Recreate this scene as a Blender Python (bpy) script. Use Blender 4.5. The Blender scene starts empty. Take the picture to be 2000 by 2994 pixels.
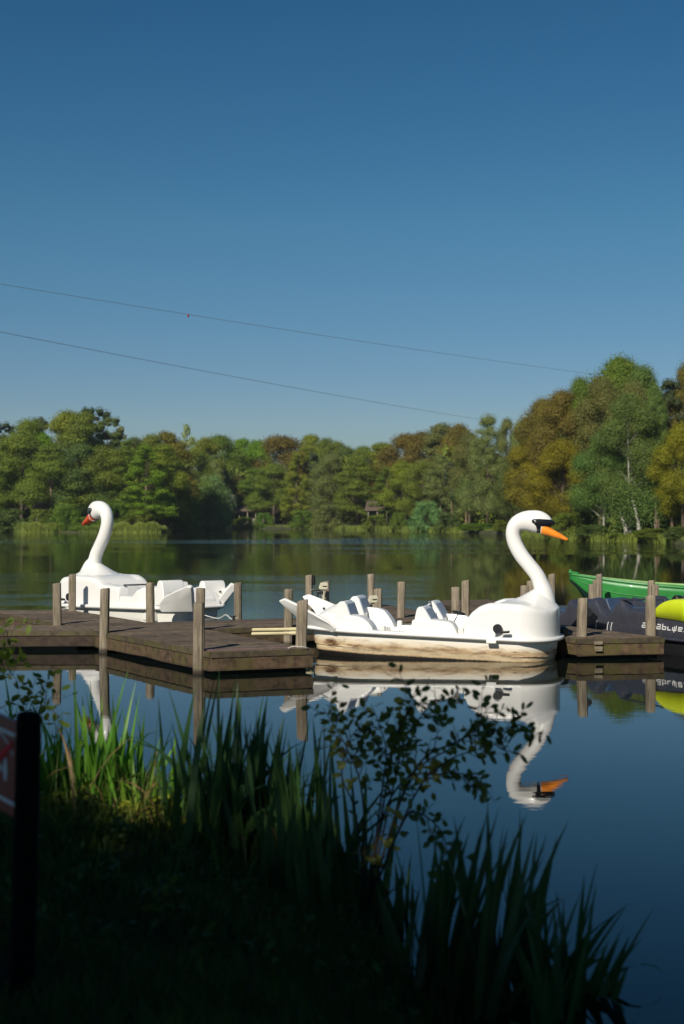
import bpy, bmesh, math, random
import numpy as np
from mathutils import Vector, Matrix
R = math.radians
C = bpy.context.scene.collection
SC = bpy.context.scene

# ------------------------------------------------------------------ camera
CAM_H = 2.02                       # eye height above the water
FPX = 4158.0                       # focal length in photo pixels (50 mm, 36 mm tall frame of 2994 px)
cam = bpy.data.cameras.new('camera')
cam.sensor_fit = 'VERTICAL'; cam.sensor_height = 36; cam.sensor_width = 24
cam.lens = 50
cam.shift_y = 13.0 / 2994
cam.clip_start = 0.05; cam.clip_end = 5000
cam.dof.use_dof = True
cam.dof.focus_distance = 20.3
cam.dof.aperture_fstop = 2.5
co = bpy.data.objects.new('camera', cam); C.objects.link(co)
co.location = (0, 0, CAM_H); co.rotation_euler = (R(90), 0, 0)
SC.camera = co

# ------------------------------------------------------------------ light
SUN_EL = R(34)
SUN_DIR = Vector((-0.44, -0.90, 0)).normalized()     # horizontal direction towards the sun
w = bpy.data.worlds.new('World'); SC.world = w; w.use_nodes = True
nt = w.node_tree; nt.nodes.clear()
sky = nt.nodes.new('ShaderNodeTexSky'); sky.sky_type = 'NISHITA'; sky.sun_disc = False
sky.sun_elevation = SUN_EL
sky.sun_rotation = math.atan2(SUN_DIR.x, SUN_DIR.y)
sky.altitude = 0; sky.air_density = 1.0; sky.dust_density = 0.12; sky.ozone_density = 2.2
gam = nt.nodes.new('ShaderNodeHueSaturation'); gam.inputs['Saturation'].default_value = 1.38; gam.inputs['Hue'].default_value = 0.503
hg = nt.nodes.new('ShaderNodeGamma'); hg.inputs[1].default_value = 1.0
bg = nt.nodes.new('ShaderNodeBackground'); bg.inputs[1].default_value = 0.054
wo = nt.nodes.new('ShaderNodeOutputWorld')
nt.links.new(sky.outputs[0], gam.inputs['Color']); nt.links.new(gam.outputs[0], hg.inputs[0]); 
tc = nt.nodes.new('ShaderNodeTexCoord'); sx = nt.nodes.new('ShaderNodeSeparateXYZ'); nt.links.new(tc.outputs['Generated'], sx.inputs[0])
rp = nt.nodes.new('ShaderNodeValToRGB'); nt.links.new(sx.outputs[2], rp.inputs[0]); e = rp.color_ramp.elements
e[0].position = 0.0; e[0].color = (.68, .72, .90, 1); e[1].position = .40; e[1].color = (.80, .96, .90, 1)
for p_, c_ in ((.09, (.76, .85, 1.0, 1)), (.20, (.90, 1.06, 1.0, 1))):
    q_ = e.new(p_); q_.color = c_
mx = nt.nodes.new('ShaderNodeMix'); mx.data_type = 'RGBA'; mx.blend_type = 'MULTIPLY'; mx.inputs[0].default_value = 1.0
nt.links.new(hg.outputs[0], mx.inputs[6]); nt.links.new(rp.outputs[0], mx.inputs[7]); nt.links.new(mx.outputs[2], bg.inputs[0]); nt.links.new(bg.outputs[0], wo.inputs[0])
sl = bpy.data.lights.new('sun', 'SUN'); sl.energy = 5.0; sl.angle = R(0.5); sl.color = (1.0, 0.93, 0.82)
so = bpy.data.objects.new('sun', sl); C.objects.link(so)
sd = Vector((SUN_DIR.x * math.cos(SUN_EL), SUN_DIR.y * math.cos(SUN_EL), math.sin(SUN_EL)))
so.rotation_euler = (-sd).to_track_quat('-Z', 'Y').to_euler(); so.location = (-20, -40, 40)
SC.view_settings.view_transform = 'Standard'; SC.view_settings.look = 'None'
SC.view_settings.exposure = 0.0; SC.view_settings.gamma = 1.0
SC.view_settings.use_curve_mapping = False
try:
    SC.cycles.max_bounces = 7; SC.cycles.transparent_max_bounces = 6
    SC.cycles.sample_clamp_indirect = 4
except Exception: pass

# ------------------------------------------------------------------ helpers
def lin(r, g, b):                  # sRGB 0-255 to linear
    def f(c):
        c /= 255.0
        return c / 12.92 if c <= 0.04045 else ((c + 0.055) / 1.055) ** 2.4
    return (f(r), f(g), f(b), 1)

def tag(o, label=None, cat=None, group=None, kind=None):
    if label: o['label'] = label
    if cat: o['category'] = cat
    if group: o['group'] = group
    if kind: o['kind'] = kind
    return o

def empty(name, loc=(0, 0, 0), rz=0, label=None, cat=None, group=None):
    o = bpy.data.objects.new(name, None); C.objects.link(o)
    o.location = loc; o.rotation_euler = (0, 0, rz); o.empty_display_size = 0.2
    return tag(o, label, cat, group)

def finish(me, smooth=True, angle=None):
    if smooth:
        me.shade_smooth()
        if angle is not None:
            try: me.set_sharp_from_angle(angle=R(angle))
            except Exception: pass

def mobj(name, verts, faces, m, parent=None, smooth=False, angle=None, recalc=False):
    me = bpy.data.meshes.new(name)
    me.from_pydata([tuple(v) for v in verts], [], faces)
    if recalc:
        bm = bmesh.new(); bm.from_mesh(me); bmesh.ops.recalc_face_normals(bm, faces=bm.faces); bm.to_mesh(me); bm.free()
    me.update()
    if m is not None: me.materials.append(m)
    finish(me, smooth, angle)
    o = bpy.data.objects.new(name, me); C.objects.link(o)
    if parent is not None: o.parent = parent
    return o

def fast_quads(name, V, m, parent=None, nper=4, normals_up=False):
    """V: (N,nper,3) array -> one mesh of N separate polygons"""
    n = V.shape[0]
    me = bpy.data.meshes.new(name)
    me.vertices.add(n * nper); me.vertices.foreach_set('co', V.reshape(-1).astype(np.float32))
    me.loops.add(n * nper); me.loops.foreach_set('vertex_index', np.arange(n * nper, dtype=np.int32))
    me.polygons.add(n)
    me.polygons.foreach_set('loop_start', np.arange(0, n * nper, nper, dtype=np.int32))
    me.polygons.foreach_set('loop_total', np.full(n, nper, dtype=np.int32))
    me.update(calc_edges=True)
    if m is not None: me.materials.append(m)
    o = bpy.data.objects.new(name, me); C.objects.link(o)
    if parent is not None: o.parent = parent
    return o

class MB:
    def __init__(s): s.v = []; s.f = []
    def add(s, vs, fs):
        b = len(s.v); s.v += [tuple(v) for v in vs]; s.f += [tuple(b + i for i in f) for f in fs]
    def box(s, c, d, rz=0, ry=0):
        M = Matrix.Rotation(rz, 3, 'Z') @ Matrix.Rotation(ry, 3, 'Y')
        vs = [Vector(c) + M @ Vector((sx * d[0] / 2, sy * d[1] / 2, sz * d[2] / 2)) for sx in (-1, 1) for sy in (-1, 1) for sz in (-1, 1)]
        s.add(vs, [(0, 1, 3, 2), (4, 6, 7, 5), (0, 4, 5, 1), (2, 3, 7, 6), (0, 2, 6, 4), (1, 5, 7, 3)])
    def prism(s, pts, z0, z1):           # polygon pts (x,y) counter-clockwise, extruded in z
        n = len(pts)
        s.add([(p[0], p[1], z0) for p in pts] + [(p[0], p[1], z1) for p in pts],
              [tuple(range(n - 1, -1, -1)), tuple(range(n, 2 * n))] + [(i, (i + 1) % n, n + (i + 1) % n, n + i) for i in range(n)])
    def prism_y(s, pts, y0, y1):         # polygon pts (x,z), extruded in y
        n = len(pts)
        s.add([(p[0], y0, p[1]) for p in pts] + [(p[0], y1, p[1]) for p in pts],
              [tuple(range(n)), tuple(range(2 * n - 1, n - 1, -1))] + [((i + 1) % n, i, n + i, n + (i + 1) % n) for i in range(n)])
    def tube(s, pts, rad, seg=8, caps=True, flat=1.0):
        pts = [Vector(p) for p in pts]; n = len(pts)
        if not hasattr(rad, '__len__'): rad = [rad] * n
        b = len(s.v); up0 = None
        for i, p in enumerate(pts):
            t = (pts[min(i + 1, n - 1)] - pts[max(i - 1, 0)])
            t = t.normalized() if t.length > 1e-9 else Vector((0, 0, 1))
            if up0 is None:
                a = Vector((0, 0, 1)) if abs(t.z) < 0.9 else Vector((1, 0, 0))
                u = t.cross(a).normalized()
            else:
                u = (up0 - t * up0.dot(t)).normalized()
            up0 = u; v = t.cross(u)
            for k in range(seg):
                a = 2 * math.pi * k / seg
                s.v.append(tuple(p + u * (math.cos(a) * rad[i]) + v * (math.sin(a) * rad[i] * flat)))
        for i in range(n - 1):
            for k in range(seg):
                k2 = (k + 1) % seg
                s.f.append((b + i * seg + k, b + i * seg + k2, b + (i + 1) * seg + k2, b + (i + 1) * seg + k))
        if caps:
            s.f.append(tuple(b + k for k in range(seg - 1, -1, -1)))
            s.f.append(tuple(b + (n - 1) * seg + k for k in range(seg)))
    def lathe(s, prof, c=(0, 0, 0), seg=24):   # profile (r,z) about the z axis
        b = len(s.v); n = len(prof)
        for r, z in prof:
            for k in range(seg):
                a = 2 * math.pi * k / seg
                s.v.append((c[0] + r * math.cos(a), c[1] + r * math.sin(a), c[2] + z))
        for i in range(n - 1):
            for k in range(seg):
                k2 = (k + 1) % seg
                s.f.append((b + i * seg + k, b + i * seg + k2, b + (i + 1) * seg + k2, b + (i + 1) * seg + k))
        s.f.append(tuple(b + k for k in range(seg - 1, -1, -1)))
        s.f.append(tuple(b + (n - 1) * seg + k for k in range(seg)))
    def build(s, name, m, parent=None, smooth=False, angle=35, bevel=0, seg=2):
        o = mobj(name, s.v, s.f, m, parent, smooth=(smooth or bevel > 0), angle=angle)
        if bevel:
            md = o.modifiers.new('bevel', 'BEVEL'); md.width = bevel; md.segments = seg; md.limit_method = 'ANGLE'; md.angle_limit = R(30)
        return o

# ------------------------------------------------------------------ materials
def nmat(name):
    m = bpy.data.materials.new(name); m.use_nodes = True
    t = m.node_tree; b = t.nodes['Principled BSDF']
    return m, t, b

def N(t, typ, **kw):
    n = t.nodes.new(typ)
    for k, v in kw.items(): setattr(n, k, v)
    return n

def noise(t, coord, scale, detail=4, sc=(1, 1, 1), rough=0.6, loc=(0, 0, 0)):
    mp = N(t, 'ShaderNodeMapping'); mp.inputs['Scale'].default_value = sc; mp.inputs['Location'].default_value = loc
    t.links.new(coord, mp.inputs[0])
    n = N(t, 'ShaderNodeTexNoise'); n.inputs['Scale'].default_value = scale; n.inputs['Detail'].default_value = detail
    n.inputs['Roughness'].default_value = rough
    t.links.new(mp.outputs[0], n.inputs['Vector'])
    return n.outputs[0]

def ramp(t, fac, stops, interp='LINEAR'):
    r = N(t, 'ShaderNodeValToRGB'); r.color_ramp.interpolation = interp
    e = r.color_ramp.elements
    while len(e) < len(stops): e.new(0.5)
    for i, (p, c) in enumerate(stops):
        e[i].position = p
        e[i].color = c if hasattr(c, '__len__') else (c, c, c, 1)
    t.links.new(fac, r.inputs[0]); return r.outputs[0]

def mixc(t, fac, a, b, mode='MIX'):
    n = N(t, 'ShaderNodeMix', data_type='RGBA', blend_type=mode)
    for sock, val in ((n.inputs[0], fac), (n.inputs[6], a), (n.inputs[7], b)):
        if hasattr(val, 'is_linked') or isinstance(val, bpy.types.NodeSocket): t.links.new(val, sock)
        else: sock.default_value = val
    return n.outputs[2]

def mth(t, op, a, b=0.0, c=None, clamp=False):
    n = N(t, 'ShaderNodeMath', operation=op); n.use_clamp = clamp
    for i, val in enumerate((a, b, c)):
        if val is None: continue
        if isinstance(val, bpy.types.NodeSocket): t.links.new(val, n.inputs[i])
        else: n.inputs[i].default_value = val
    return n.outputs[0]

def bump(t, b, h, strength=0.3, dist=0.01):
    n = N(t, 'ShaderNodeBump'); n.inputs['Strength'].default_value = strength; n.inputs['Distance'].default_value = dist
    t.links.new(h, n.inputs['Height']); t.links.new(n.outputs[0], b.inputs['Normal']); return n

def objco(t): return N(t, 'ShaderNodeTexCoord').outputs['Object']
def worldpos(t): return N(t, 'ShaderNodeNewGeometry').outputs['Position']
def sep(t, v):
    s = N(t, 'ShaderNodeSeparateXYZ'); t.links.new(v, s.inputs[0]); return s.outputs

def plain(name, col, rough=0.5, metal=0, var=0.15, scale=6, coat=0, spec=0.5):
    m, t, b = nmat(name)
    c = objco(t); n = noise(t, c, scale, 5)
    a = tuple(x * (1 - var) for x in col[:3]) + (1,); d = tuple(min(1, x * (1 + var)) for x in col[:3]) + (1,)
    t.links.new(ramp(t, n, [(0.3, a), (0.7, d)]), b.inputs['Base Color'])
    t.links.new(mth(t, 'MULTIPLY_ADD', n, 0.2, rough - 0.1), b.inputs['Roughness'])
    b.inputs['Metallic'].default_value = metal
    b.inputs['Coat Weight'].default_value = coat
    b.inputs['Specular IOR Level'].default_value = spec
    return m

def gelcoat(name, col=(0.80, 0.79, 0.75, 1), dirt=0.25):
    m, t, b = nmat(name); c = objco(t)
    n1 = noise(t, c, 3.0, 6); n2 = noise(t, c, 24.0, 4, sc=(1, 1, 0.35))
    d = ramp(t, n1, [(0.45, 0), (0.8, 1)])
    sp = ramp(t, n2, [(0.62, 0), (0.75, 1)])
    f = mth(t, 'MULTIPLY', mth(t, 'ADD', mth(t, 'MULTIPLY', d, 0.35), mth(t, 'MULTIPLY', sp, 0.30)), dirt)
    t.links.new(mixc(t, f, col, (col[0] * 0.55, col[1] * 0.5, col[2] * 0.38, 1)), b.inputs['Base Color'])
    b.inputs['Roughness'].default_value = 0.32
    b.inputs['Coat Weight'].default_value = 0.25; b.inputs['Coat Roughness'].default_value = 0.15
    bump(t, b, n1, 0.08, 0.01)
    return m

def stained_hull(name):
    m, t, b = nmat(name); c = objco(t); z = sep(t, c)[2]; x = sep(t, c)[0]
    zz = mth(t, 'MULTIPLY_ADD', x, 0.028, z)
    n1 = noise(t, c, 2.2, 7, sc=(1, 1, 5)); n2 = noise(t, c, 3.0, 9, sc=(1.1, 1.1, 4.2), rough=0.74); n3 = noise(t, c, 30, 5)
    zw = mth(t, 'ADD', zz, mth(t, 'MULTIPLY', mth(t, 'SUBTRACT', n1, 0.5), 0.16))
    # broad tide-mark zones of the old waterline
    base = ramp(t, mth(t, 'MULTIPLY', zw, 3.0), [(0.02, (0.36, 0.25, 0.13, 1)), (0.16, (0.62, 0.47, 0.28, 1)), (0.30, (0.71, 0.58, 0.38, 1)),
                                             (0.44, (0.52, 0.36, 0.20, 1)), (0.60, (0.72, 0.61, 0.44, 1)), (0.78, (0.78, 0.75, 0.66, 1))])
    band = ramp(t, mth(t, 'MULTIPLY', zw, 3.0), [(0.0, 0.7), (0.20, 0.25), (0.38, 0.9), (0.55, 0.9), (0.72, 0.0)])
    streak = ramp(t, n2, [(0.46, 0), (0.62, 1)])
    endx = ramp(t, mth(t, 'MULTIPLY_ADD', mth(t, 'ABSOLUTE', mth(t, 'SUBTRACT', x, 0.1)), 0.5, 0), [(0.2, 0.55), (0.7, 1.0)])
    f = mth(t, 'MULTIPLY', mth(t, 'MULTIPLY', streak, band), mth(t, 'MULTIPLY', endx, 1.25), clamp=True)
    col = mixc(t, f, base, (0.10, 0.045, 0.018, 1))
    blk = ramp(t, mth(t, 'MULTIPLY_ADD', mth(t, 'ADD', zz, mth(t, 'MULTIPLY', n3, 0.03)), 10, 0), [(0.42, 1), (0.62, 0)])
    col = mixc(t, blk, col, (0.012, 0.010, 0.008, 1))
    t.links.new(col, b.inputs['Base Color']); b.inputs['Roughness'].default_value = 0.5
    bump(t, b, n2, 0.15, 0.01)
    return m

def wood(name, base, dark, scale=1.0, along='z', moss=0.0, wet=True, rough=0.85, topworn=True):
    m, t, b = nmat(name); c = objco(t); z = sep(t, c)[2]
    oi = N(t, 'ShaderNodeObjectInfo').outputs['Random']
    off = N(t, 'ShaderNodeCombineXYZ'); t.links.new(mth(t, 'MULTIPLY', oi, 37.0), off.inputs[0]); t.links.new(mth(t, 'MULTIPLY', oi, 11.0), off.inputs[1])
    va = N(t, 'ShaderNodeVectorMath', operation='ADD'); t.links.new(c, va.inputs[0]); t.links.new(off.outputs[0], va.inputs[1]); c2 = va.outputs[0]
    scs = {'z': (14, 14, 0.9), 'x': (0.9, 14, 14), 'n': (3, 3, 3)}[along]
    g = noise(t, c2, 3.0 * scale, 7, sc=scs, rough=0.65)
    p = noise(t, c2, 2.5 * scale, 5)
    col = ramp(t, g, [(0.30, dark), (0.52, base), (0.75, tuple(min(1, x * 1.35) for x in base[:3]) + (1,))])
    col = mixc(t, mth(t, 'MULTIPLY', ramp(t, p, [(0.4, 0), (0.7, 1)]), 0.45), col, dark)
    if moss:
        mm = noise(t, c2, 5.0, 6, sc=(1, 1, 0.6))
        f = mth(t, 'MULTIPLY', ramp(t, mm, [(0.48, 0), (0.64, 1)]), moss)
        col = mixc(t, f, col, (0.085, 0.082, 0.018, 1))
        lc = ramp(t, noise(t, c2, 22.0, 4), [(0.70, 0), (0.74, 1)])
        col = mixc(t, mth(t, 'MULTIPLY', lc, 0.55), col, (0.28, 0.27, 0.19, 1))
    if wet:
        wz = sep(t, worldpos(t))[2]
        wf = ramp(t, mth(t, 'ADD', wz, mth(t, 'MULTIPLY', p, 0.05)), [(0.055, 1), (0.11, 0)])
        col = mixc(t, mth(t, 'MULTIPLY', wf, 0.85), col, (0.015, 0.011, 0.008, 1))
    t.links.new(col, b.inputs['Base Color']); b.inputs['Roughness'].default_value = rough
    b.inputs['Specular IOR Level'].default_value = 0.3
    bump(t, b, g, 0.5, 0.012)
    return m

def leafmat(name, col, trans=0.38, var=0.35, hue=None, rough=0.6, gloss=0.25, sc=0.45):
    m, t, b = nmat(name)
    rpi = N(t, 'ShaderNodeNewGeometry').outputs['Random Per Island']
    n = noise(t, objco(t), sc, 3)
    n = ramp(t, n, [(0.35, 0), (0.65, 1)])
    f = mth(t, 'ADD', mth(t, 'MULTIPLY', rpi, 0.45), mth(t, 'MULTIPLY', n, 0.55))
    h = hue or (1.25, 0.95, 0.8)
    lo = (col[0] * (1 - var), col[1] * (1 - var), col[2] * (1 - var), 1)
    hi = (col[0] * (1 + var) * h[0], col[1] * (1 + var) * h[1], col[2] * (1 + var) * h[2], 1)
    c = mixc(t, f, lo, hi)
    oi = N(t, 'ShaderNodeObjectInfo').outputs['Random']
    hv = N(t, 'ShaderNodeHueSaturation'); t.links.new(c, hv.inputs['Color'])
    t.links.new(mth(t, 'MULTIPLY_ADD', oi, 0.03, 0.485), hv.inputs['Hue']); t.links.new(mth(t, 'MULTIPLY_ADD', oi, 0.2, 0.9), hv.inputs['Value'])
    c = hv.outputs[0]
    t.links.new(c, b.inputs['Base Color']); b.inputs['Roughness'].default_value = rough
    b.inputs['Specular IOR Level'].default_value = gloss
    tr = N(t, 'ShaderNodeBsdfTranslucent'); t.links.new(c, tr.inputs[0])
    mx = N(t, 'ShaderNodeMixShader'); mx.inputs[0].default_value = trans
    out = t.nodes['Material Output']
    t.links.new(b.outputs[0], mx.inputs[1]); t.links.new(tr.outputs[0], mx.inputs[2]); t.links.new(mx.outputs[0], out.inputs[0])
    return m

M = {}
M['white'] = gelcoat('white_gelcoat')
M['white_old'] = gelcoat('white_gelcoat_weathered', (0.76, 0.75, 0.69, 1), 0.5)
M['hull_stain'] = stained_hull('stained_hull')
M['hull_clean'] = gelcoat('hull_cream', (0.78, 0.76, 0.69, 1), 0.8)
M['black'] = plain('black_plastic', (0.012, 0.012, 0.013), 0.4)
M['blackgloss'] = plain('black_paint', (0.010, 0.010, 0.012), 0.25, coat=0.3)
M['orange'] = plain('orange_paint', (0.85, 0.25, 0.012), 0.4, var=0.22, scale=9, coat=0.2)
M['redorange'] = plain('red_orange_paint', (0.62, 0.085, 0.02), 0.4, var=0.18, scale=9, coat=0.2)
M['eye'] = plain('eye_white', (0.7, 0.7, 0.66), 0.3)
M['chrome'] = plain('bare_metal', (0.45, 0.45, 0.45), 0.3, metal=1)
M['rope'] = plain('rope_white', (0.55, 0.53, 0.48), 0.8, scale=60)
M['post'] = wood('weathered_post', (0.24, 0.20, 0.145, 1), (0.085, 0.068, 0.045, 1), along='z', moss=0.30)
M['post_pale'] = wood('weathered_post_pale', (0.29, 0.24, 0.175, 1), (0.11, 0.086, 0.06, 1), along='z', moss=0.2)
M['board'] = wood('deck_board', (0.145, 0.108, 0.076, 1), (0.055, 0.042, 0.030, 1), along='n', moss=0.08, wet=False)
def vary(m, lo=.72, hi=1.25):
    t = m.node_tree; b = t.nodes['Principled BSDF']; l = b.inputs['Base Color'].links[0].from_socket
    r_ = N(t, 'ShaderNodeNewGeometry').outputs['Random Per Island']
    hv = N(t, 'ShaderNodeHueSaturation'); t.links.new(l, hv.inputs['Color']); t.links.new(mth(t, 'MULTIPLY_ADD', r_, hi - lo, lo), hv.inputs['Value']); t.links.new(hv.outputs[0], b.inputs['Base Color'])
vary(M['board'])
M['board_pink'] = wood('deck_board_new', (0.20, 0.125, 0.11, 1), (0.10, 0.065, 0.06, 1), along='n', wet=False)
M['fascia'] = wood('fascia_board', (0.105, 0.068, 0.040, 1), (0.022, 0.015, 0.010, 1), along='n', moss=0.50)
M['fascia_moss'] = wood('fascia_mossy', (0.115, 0.075, 0.042, 1), (0.038, 0.024, 0.015, 1), along='n', moss=0.75)
M['edge'] = wood('edge_board', (0.080, 0.062, 0.040, 1), (0.030, 0.024, 0.016, 1), along='n', moss=0.55, wet=False); vary(M['edge'], .75, 1.2)
M['fascia_dark'] = wood('fascia_wet', (0.055, 0.036, 0.026, 1), (0.02, 0.014, 0.011, 1), along='n', moss=0.25)
M['float'] = plain('float_black', (0.008, 0.008, 0.008), 0.6)
M['slate'] = plain('slate_hull', (0.040, 0.042, 0.055), 0.28, var=0.12, coat=0.4)
M['slate_low'] = plain('charcoal_hull', (0.018, 0.018, 0.020), 0.35, var=0.12)
M['blueseat'] = plain('blue_seat', (0.035, 0.060, 0.11), 0.35)
M['lime'] = plain('lime_fairing', (0.56, 0.66, 0.012), 0.35, var=0.06, coat=0.3)
M['green'] = plain('green_paint', (0.028, 0.215, 0.042), 0.4, var=0.15, coat=0.2)
M['green_dark'] = plain('green_keel', (0.008, 0.03, 0.02), 0.5)
M['seat_shade'] = plain('seat_shade_bluegrey', (0.30, 0.345, 0.41), 0.5, var=.08)  # blue-grey that puts the shade of the seat fronts into the colour
M['pale_rail'] = plain('pale_rail', (0.30, 0.48, 0.18), 0.5)
M['lettering'] = plain('lettering_white', (0.75, 0.75, 0.73), 0.5, var=0.02)
M['cream'] = plain('cream_cowl', (0.52, 0.49, 0.36), 0.5)
M['poleW'] = wood('pale_pole', (0.62, 0.55, 0.33, 1), (0.40, 0.34, 0.19, 1), along='x', wet=False)
M['signbrown'] = plain('sign_brown', (0.33, 0.080, 0.050), 0.5, var=0.1)
M['signwhite'] = plain('sign_white', (0.80, 0.80, 0.80), 0.5, var=0.03)
M['signred'] = plain('sign_red', (0.75, 0.008, 0.015), 0.5, var=0.03)
M['signpost'] = plain('sign_post_dark', (0.005, 0.004, 0.004), 0.9, spec=.1)
M['bark'] = wood('bark', (0.10, 0.075, 0.052, 1), (0.035, 0.026, 0.02, 1), along='z', wet=False, scale=0.4)
M['bark_pale'] = wood('bark_birch', (0.42, 0.40, 0.34, 1), (0.09, 0.08, 0.065, 1), along='n', wet=False, scale=0.5)
M['bark_tan'] = wood('bark_pine', (0.20, 0.14, 0.09, 1), (0.08, 0.055, 0.04, 1), along='z', wet=False, scale=0.4)
M['twig'] = plain('twig', (0.035, 0.024, 0.018), 0.8)
M['wallc'] = plain('cottage_render', (0.22, 0.19, 0.15), 0.9)
M['roof'] = plain('cottage_roof', (0.12, 0.085, 0.062), 0.9, var=0.3, scale=3)
M['chim'] = plain('cottage_chimney', (0.22, 0.21, 0.175), 0.9)
M['glass'] = plain('dark_pane', (0.01, 0.012, 0.014), 0.1)
M['soil'] = plain('bank_soil', (0.018, 0.016, 0.009), 0.95, var=0.5, scale=3)
M['shore'] = plain('shore_ground', (0.05, 0.055, 0.018), 0.95, var=0.5, scale=0.15)
M['cable'] = plain('cable_grey', (0.24, 0.29, 0.33), 0.6)
M['marker'] = plain('marker_red', (0.3, 0.03, 0.02), 0.5)

# ------------------------------------------------------------------ water and ground
def water_mat():
    m, t, b = nmat('lake_water'); P = worldpos(t); s = sep(t, P); X, Y = s[0], s[1]
    b.inputs['Base Color'].default_value = (0.0055, 0.0085, 0.0065, 1)
    b.inputs['Roughness'].default_value = 0.012; b.inputs['IOR'].default_value = 1.33
    # calm ripple everywhere + breeze patches further out
    calm = noise(t, P, 1.0, 3, sc=(0.9, 3.2, 1), rough=0.5)
    fine = noise(t, P, 3.2, 3, sc=(0.8, 3.0, 1), rough=0.5, loc=(3, 7, 0))
    brz = noise(t, P, 2.2, 4, sc=(1.0, 1.9, 1), rough=0.6, loc=(11, 2, 0))
    patch = ramp(t, noise(t, P, 1.0, 3, sc=(0.011, 0.035, 1), loc=(5.3, 1.4, 0)), [(0.47, 0), (0.62, 1)])
    fary = ramp(t, mth(t, 'MULTIPLY', Y, 0.01), [(0.40, 0), (0.65, 1)])
    nearb = ramp(t, mth(t, 'MULTIPLY', Y, 0.01), [(0.235, 0), (0.27, 1), (0.38, 1), (0.55, 0.25)])
    leftm = mth(t, 'SUBTRACT', mth(t, 'MULTIPLY', Y, 0.085), X)
    leftf = ramp(t, mth(t, 'MULTIPLY_ADD', leftm, 0.25, 0.3), [(0.2, 0), (0.6, 1)])
    np_ = ramp(t, noise(t, P, 1.0, 4, sc=(0.10, 0.22, 1), loc=(2.3, 9.1, 0)), [(0.36, 0.15), (0.62, 1)])
    a1 = mth(t, 'MULTIPLY', mth(t, 'MULTIPLY', nearb, leftf), np_)
    a2 = mth(t, 'MULTIPLY', fary, patch)
    amp = mth(t, 'ADD', mth(t, 'MULTIPLY', a1, 0.012), mth(t, 'MULTIPLY', a2, 0.032))
    h = mth(t, 'ADD', mth(t, 'MULTIPLY', calm, 0.00045), mth(t, 'MULTIPLY', fine, 0.00026))
    h = mth(t, 'ADD', h, mth(t, 'MULTIPLY', brz, amp))
    bm_ = N(t, 'ShaderNodeBump'); bm_.inputs['Strength'].default_value = 1.0; bm_.inputs['Distance'].default_value = 1.0
    t.links.new(h, bm_.inputs['Height']); t.links.new(bm_.outputs[0], b.inputs['Normal'])
    return m
M['water'] = water_mat()
tag(mobj('water', [(-900, -40, 0), (900, -40, 0), (900, 1100, 0), (-900, 1100, 0)], [(0, 1, 2, 3)], M['water']), kind='structure')
tag(mobj('ground', [(-3000, -1500, -1.2), (3000, -1500, -1.2), (3000, 4000, -1.2), (-3000, 4000, -1.2)], [(0, 1, 2, 3)], M['soil']), kind='structure')

# near bank
SHORE = [(-40, 13.0), (-12, 11.0), (-6, 10.2), (-2.3, 9.4), (-1.3, 8.95), (-0.6, 8.55), (0.0, 7.8), (0.33, 6.9), (0.58, 5.8), (0.75, 4.8), (0.9, 3.5), (1.5, 0), (3.5, -5), (12, -9), (40, -12)]
def bank_h(x, y):
    x = np.asarray(x, float); y = np.asarray(y, float)
    best = np.full(x.shape, 1e9); side = np.zeros(x.shape)
    for (ax, ay), (bx, by) in zip(SHORE[:-1], SHORE[1:]):
        dx, dy = bx - ax, by - ay; L2 = dx * dx + dy * dy
        tt = np.clip(((x - ax) * dx + (y - ay) * dy) / L2, 0, 1)
        d = np.hypot(x - ax - tt * dx, y - ay - tt * dy)
        cr = dx * (y - ay) - dy * (x - ax)
        upd = d < best; best = np.where(upd, d, best); side = np.where(upd, np.sign(cr), side)
    sd_ = -side * best            # positive on land
    s1 = np.clip((sd_ + 0.25) / 1.5, 0, 1); s1 = s1 * s1 * (3 - 2 * s1)
    h = -0.16 + 0.56 * s1 + np.clip(sd_, 0, 30) * 0.015
    h = np.where(sd_ < -0.2, np.maximum(-0.9, -0.16 + (sd_ + 0.2) * 0.5), h)
    return h + np.clip(s1, 0, 1) * (0.03 * np.sin(x * 2.1 + y) + 0.025 * np.sin(y * 3.3 - x * 1.7)), sd_
def grid_ground(name, xs, ys, m):
    X, Y = np.meshgrid(xs, ys); H, _ = bank_h(X, Y)
    V = np.stack([X, Y, H], -1).reshape(-1, 3); nx = len(xs); F = []
    for j in range(len(ys) - 1):
        for i in range(nx - 1):
            a = j * nx + i; F.append((a, a + 1, a + nx + 1, a + nx))
    return mobj(name, V.tolist(), F, m, smooth=True)
xs = np.concatenate([np.linspace(-40, -6, 30), np.linspace(-5.8, 4, 90), np.linspace(4.5, 40, 30)])
ys = np.concatenate([np.linspace(-38, -2, 30), np.linspace(-1.5, 11, 110), np.linspace(11.4, 16, 10)])
tag(grid_ground('bank', xs, ys, M['soil']), kind='structure')

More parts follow.
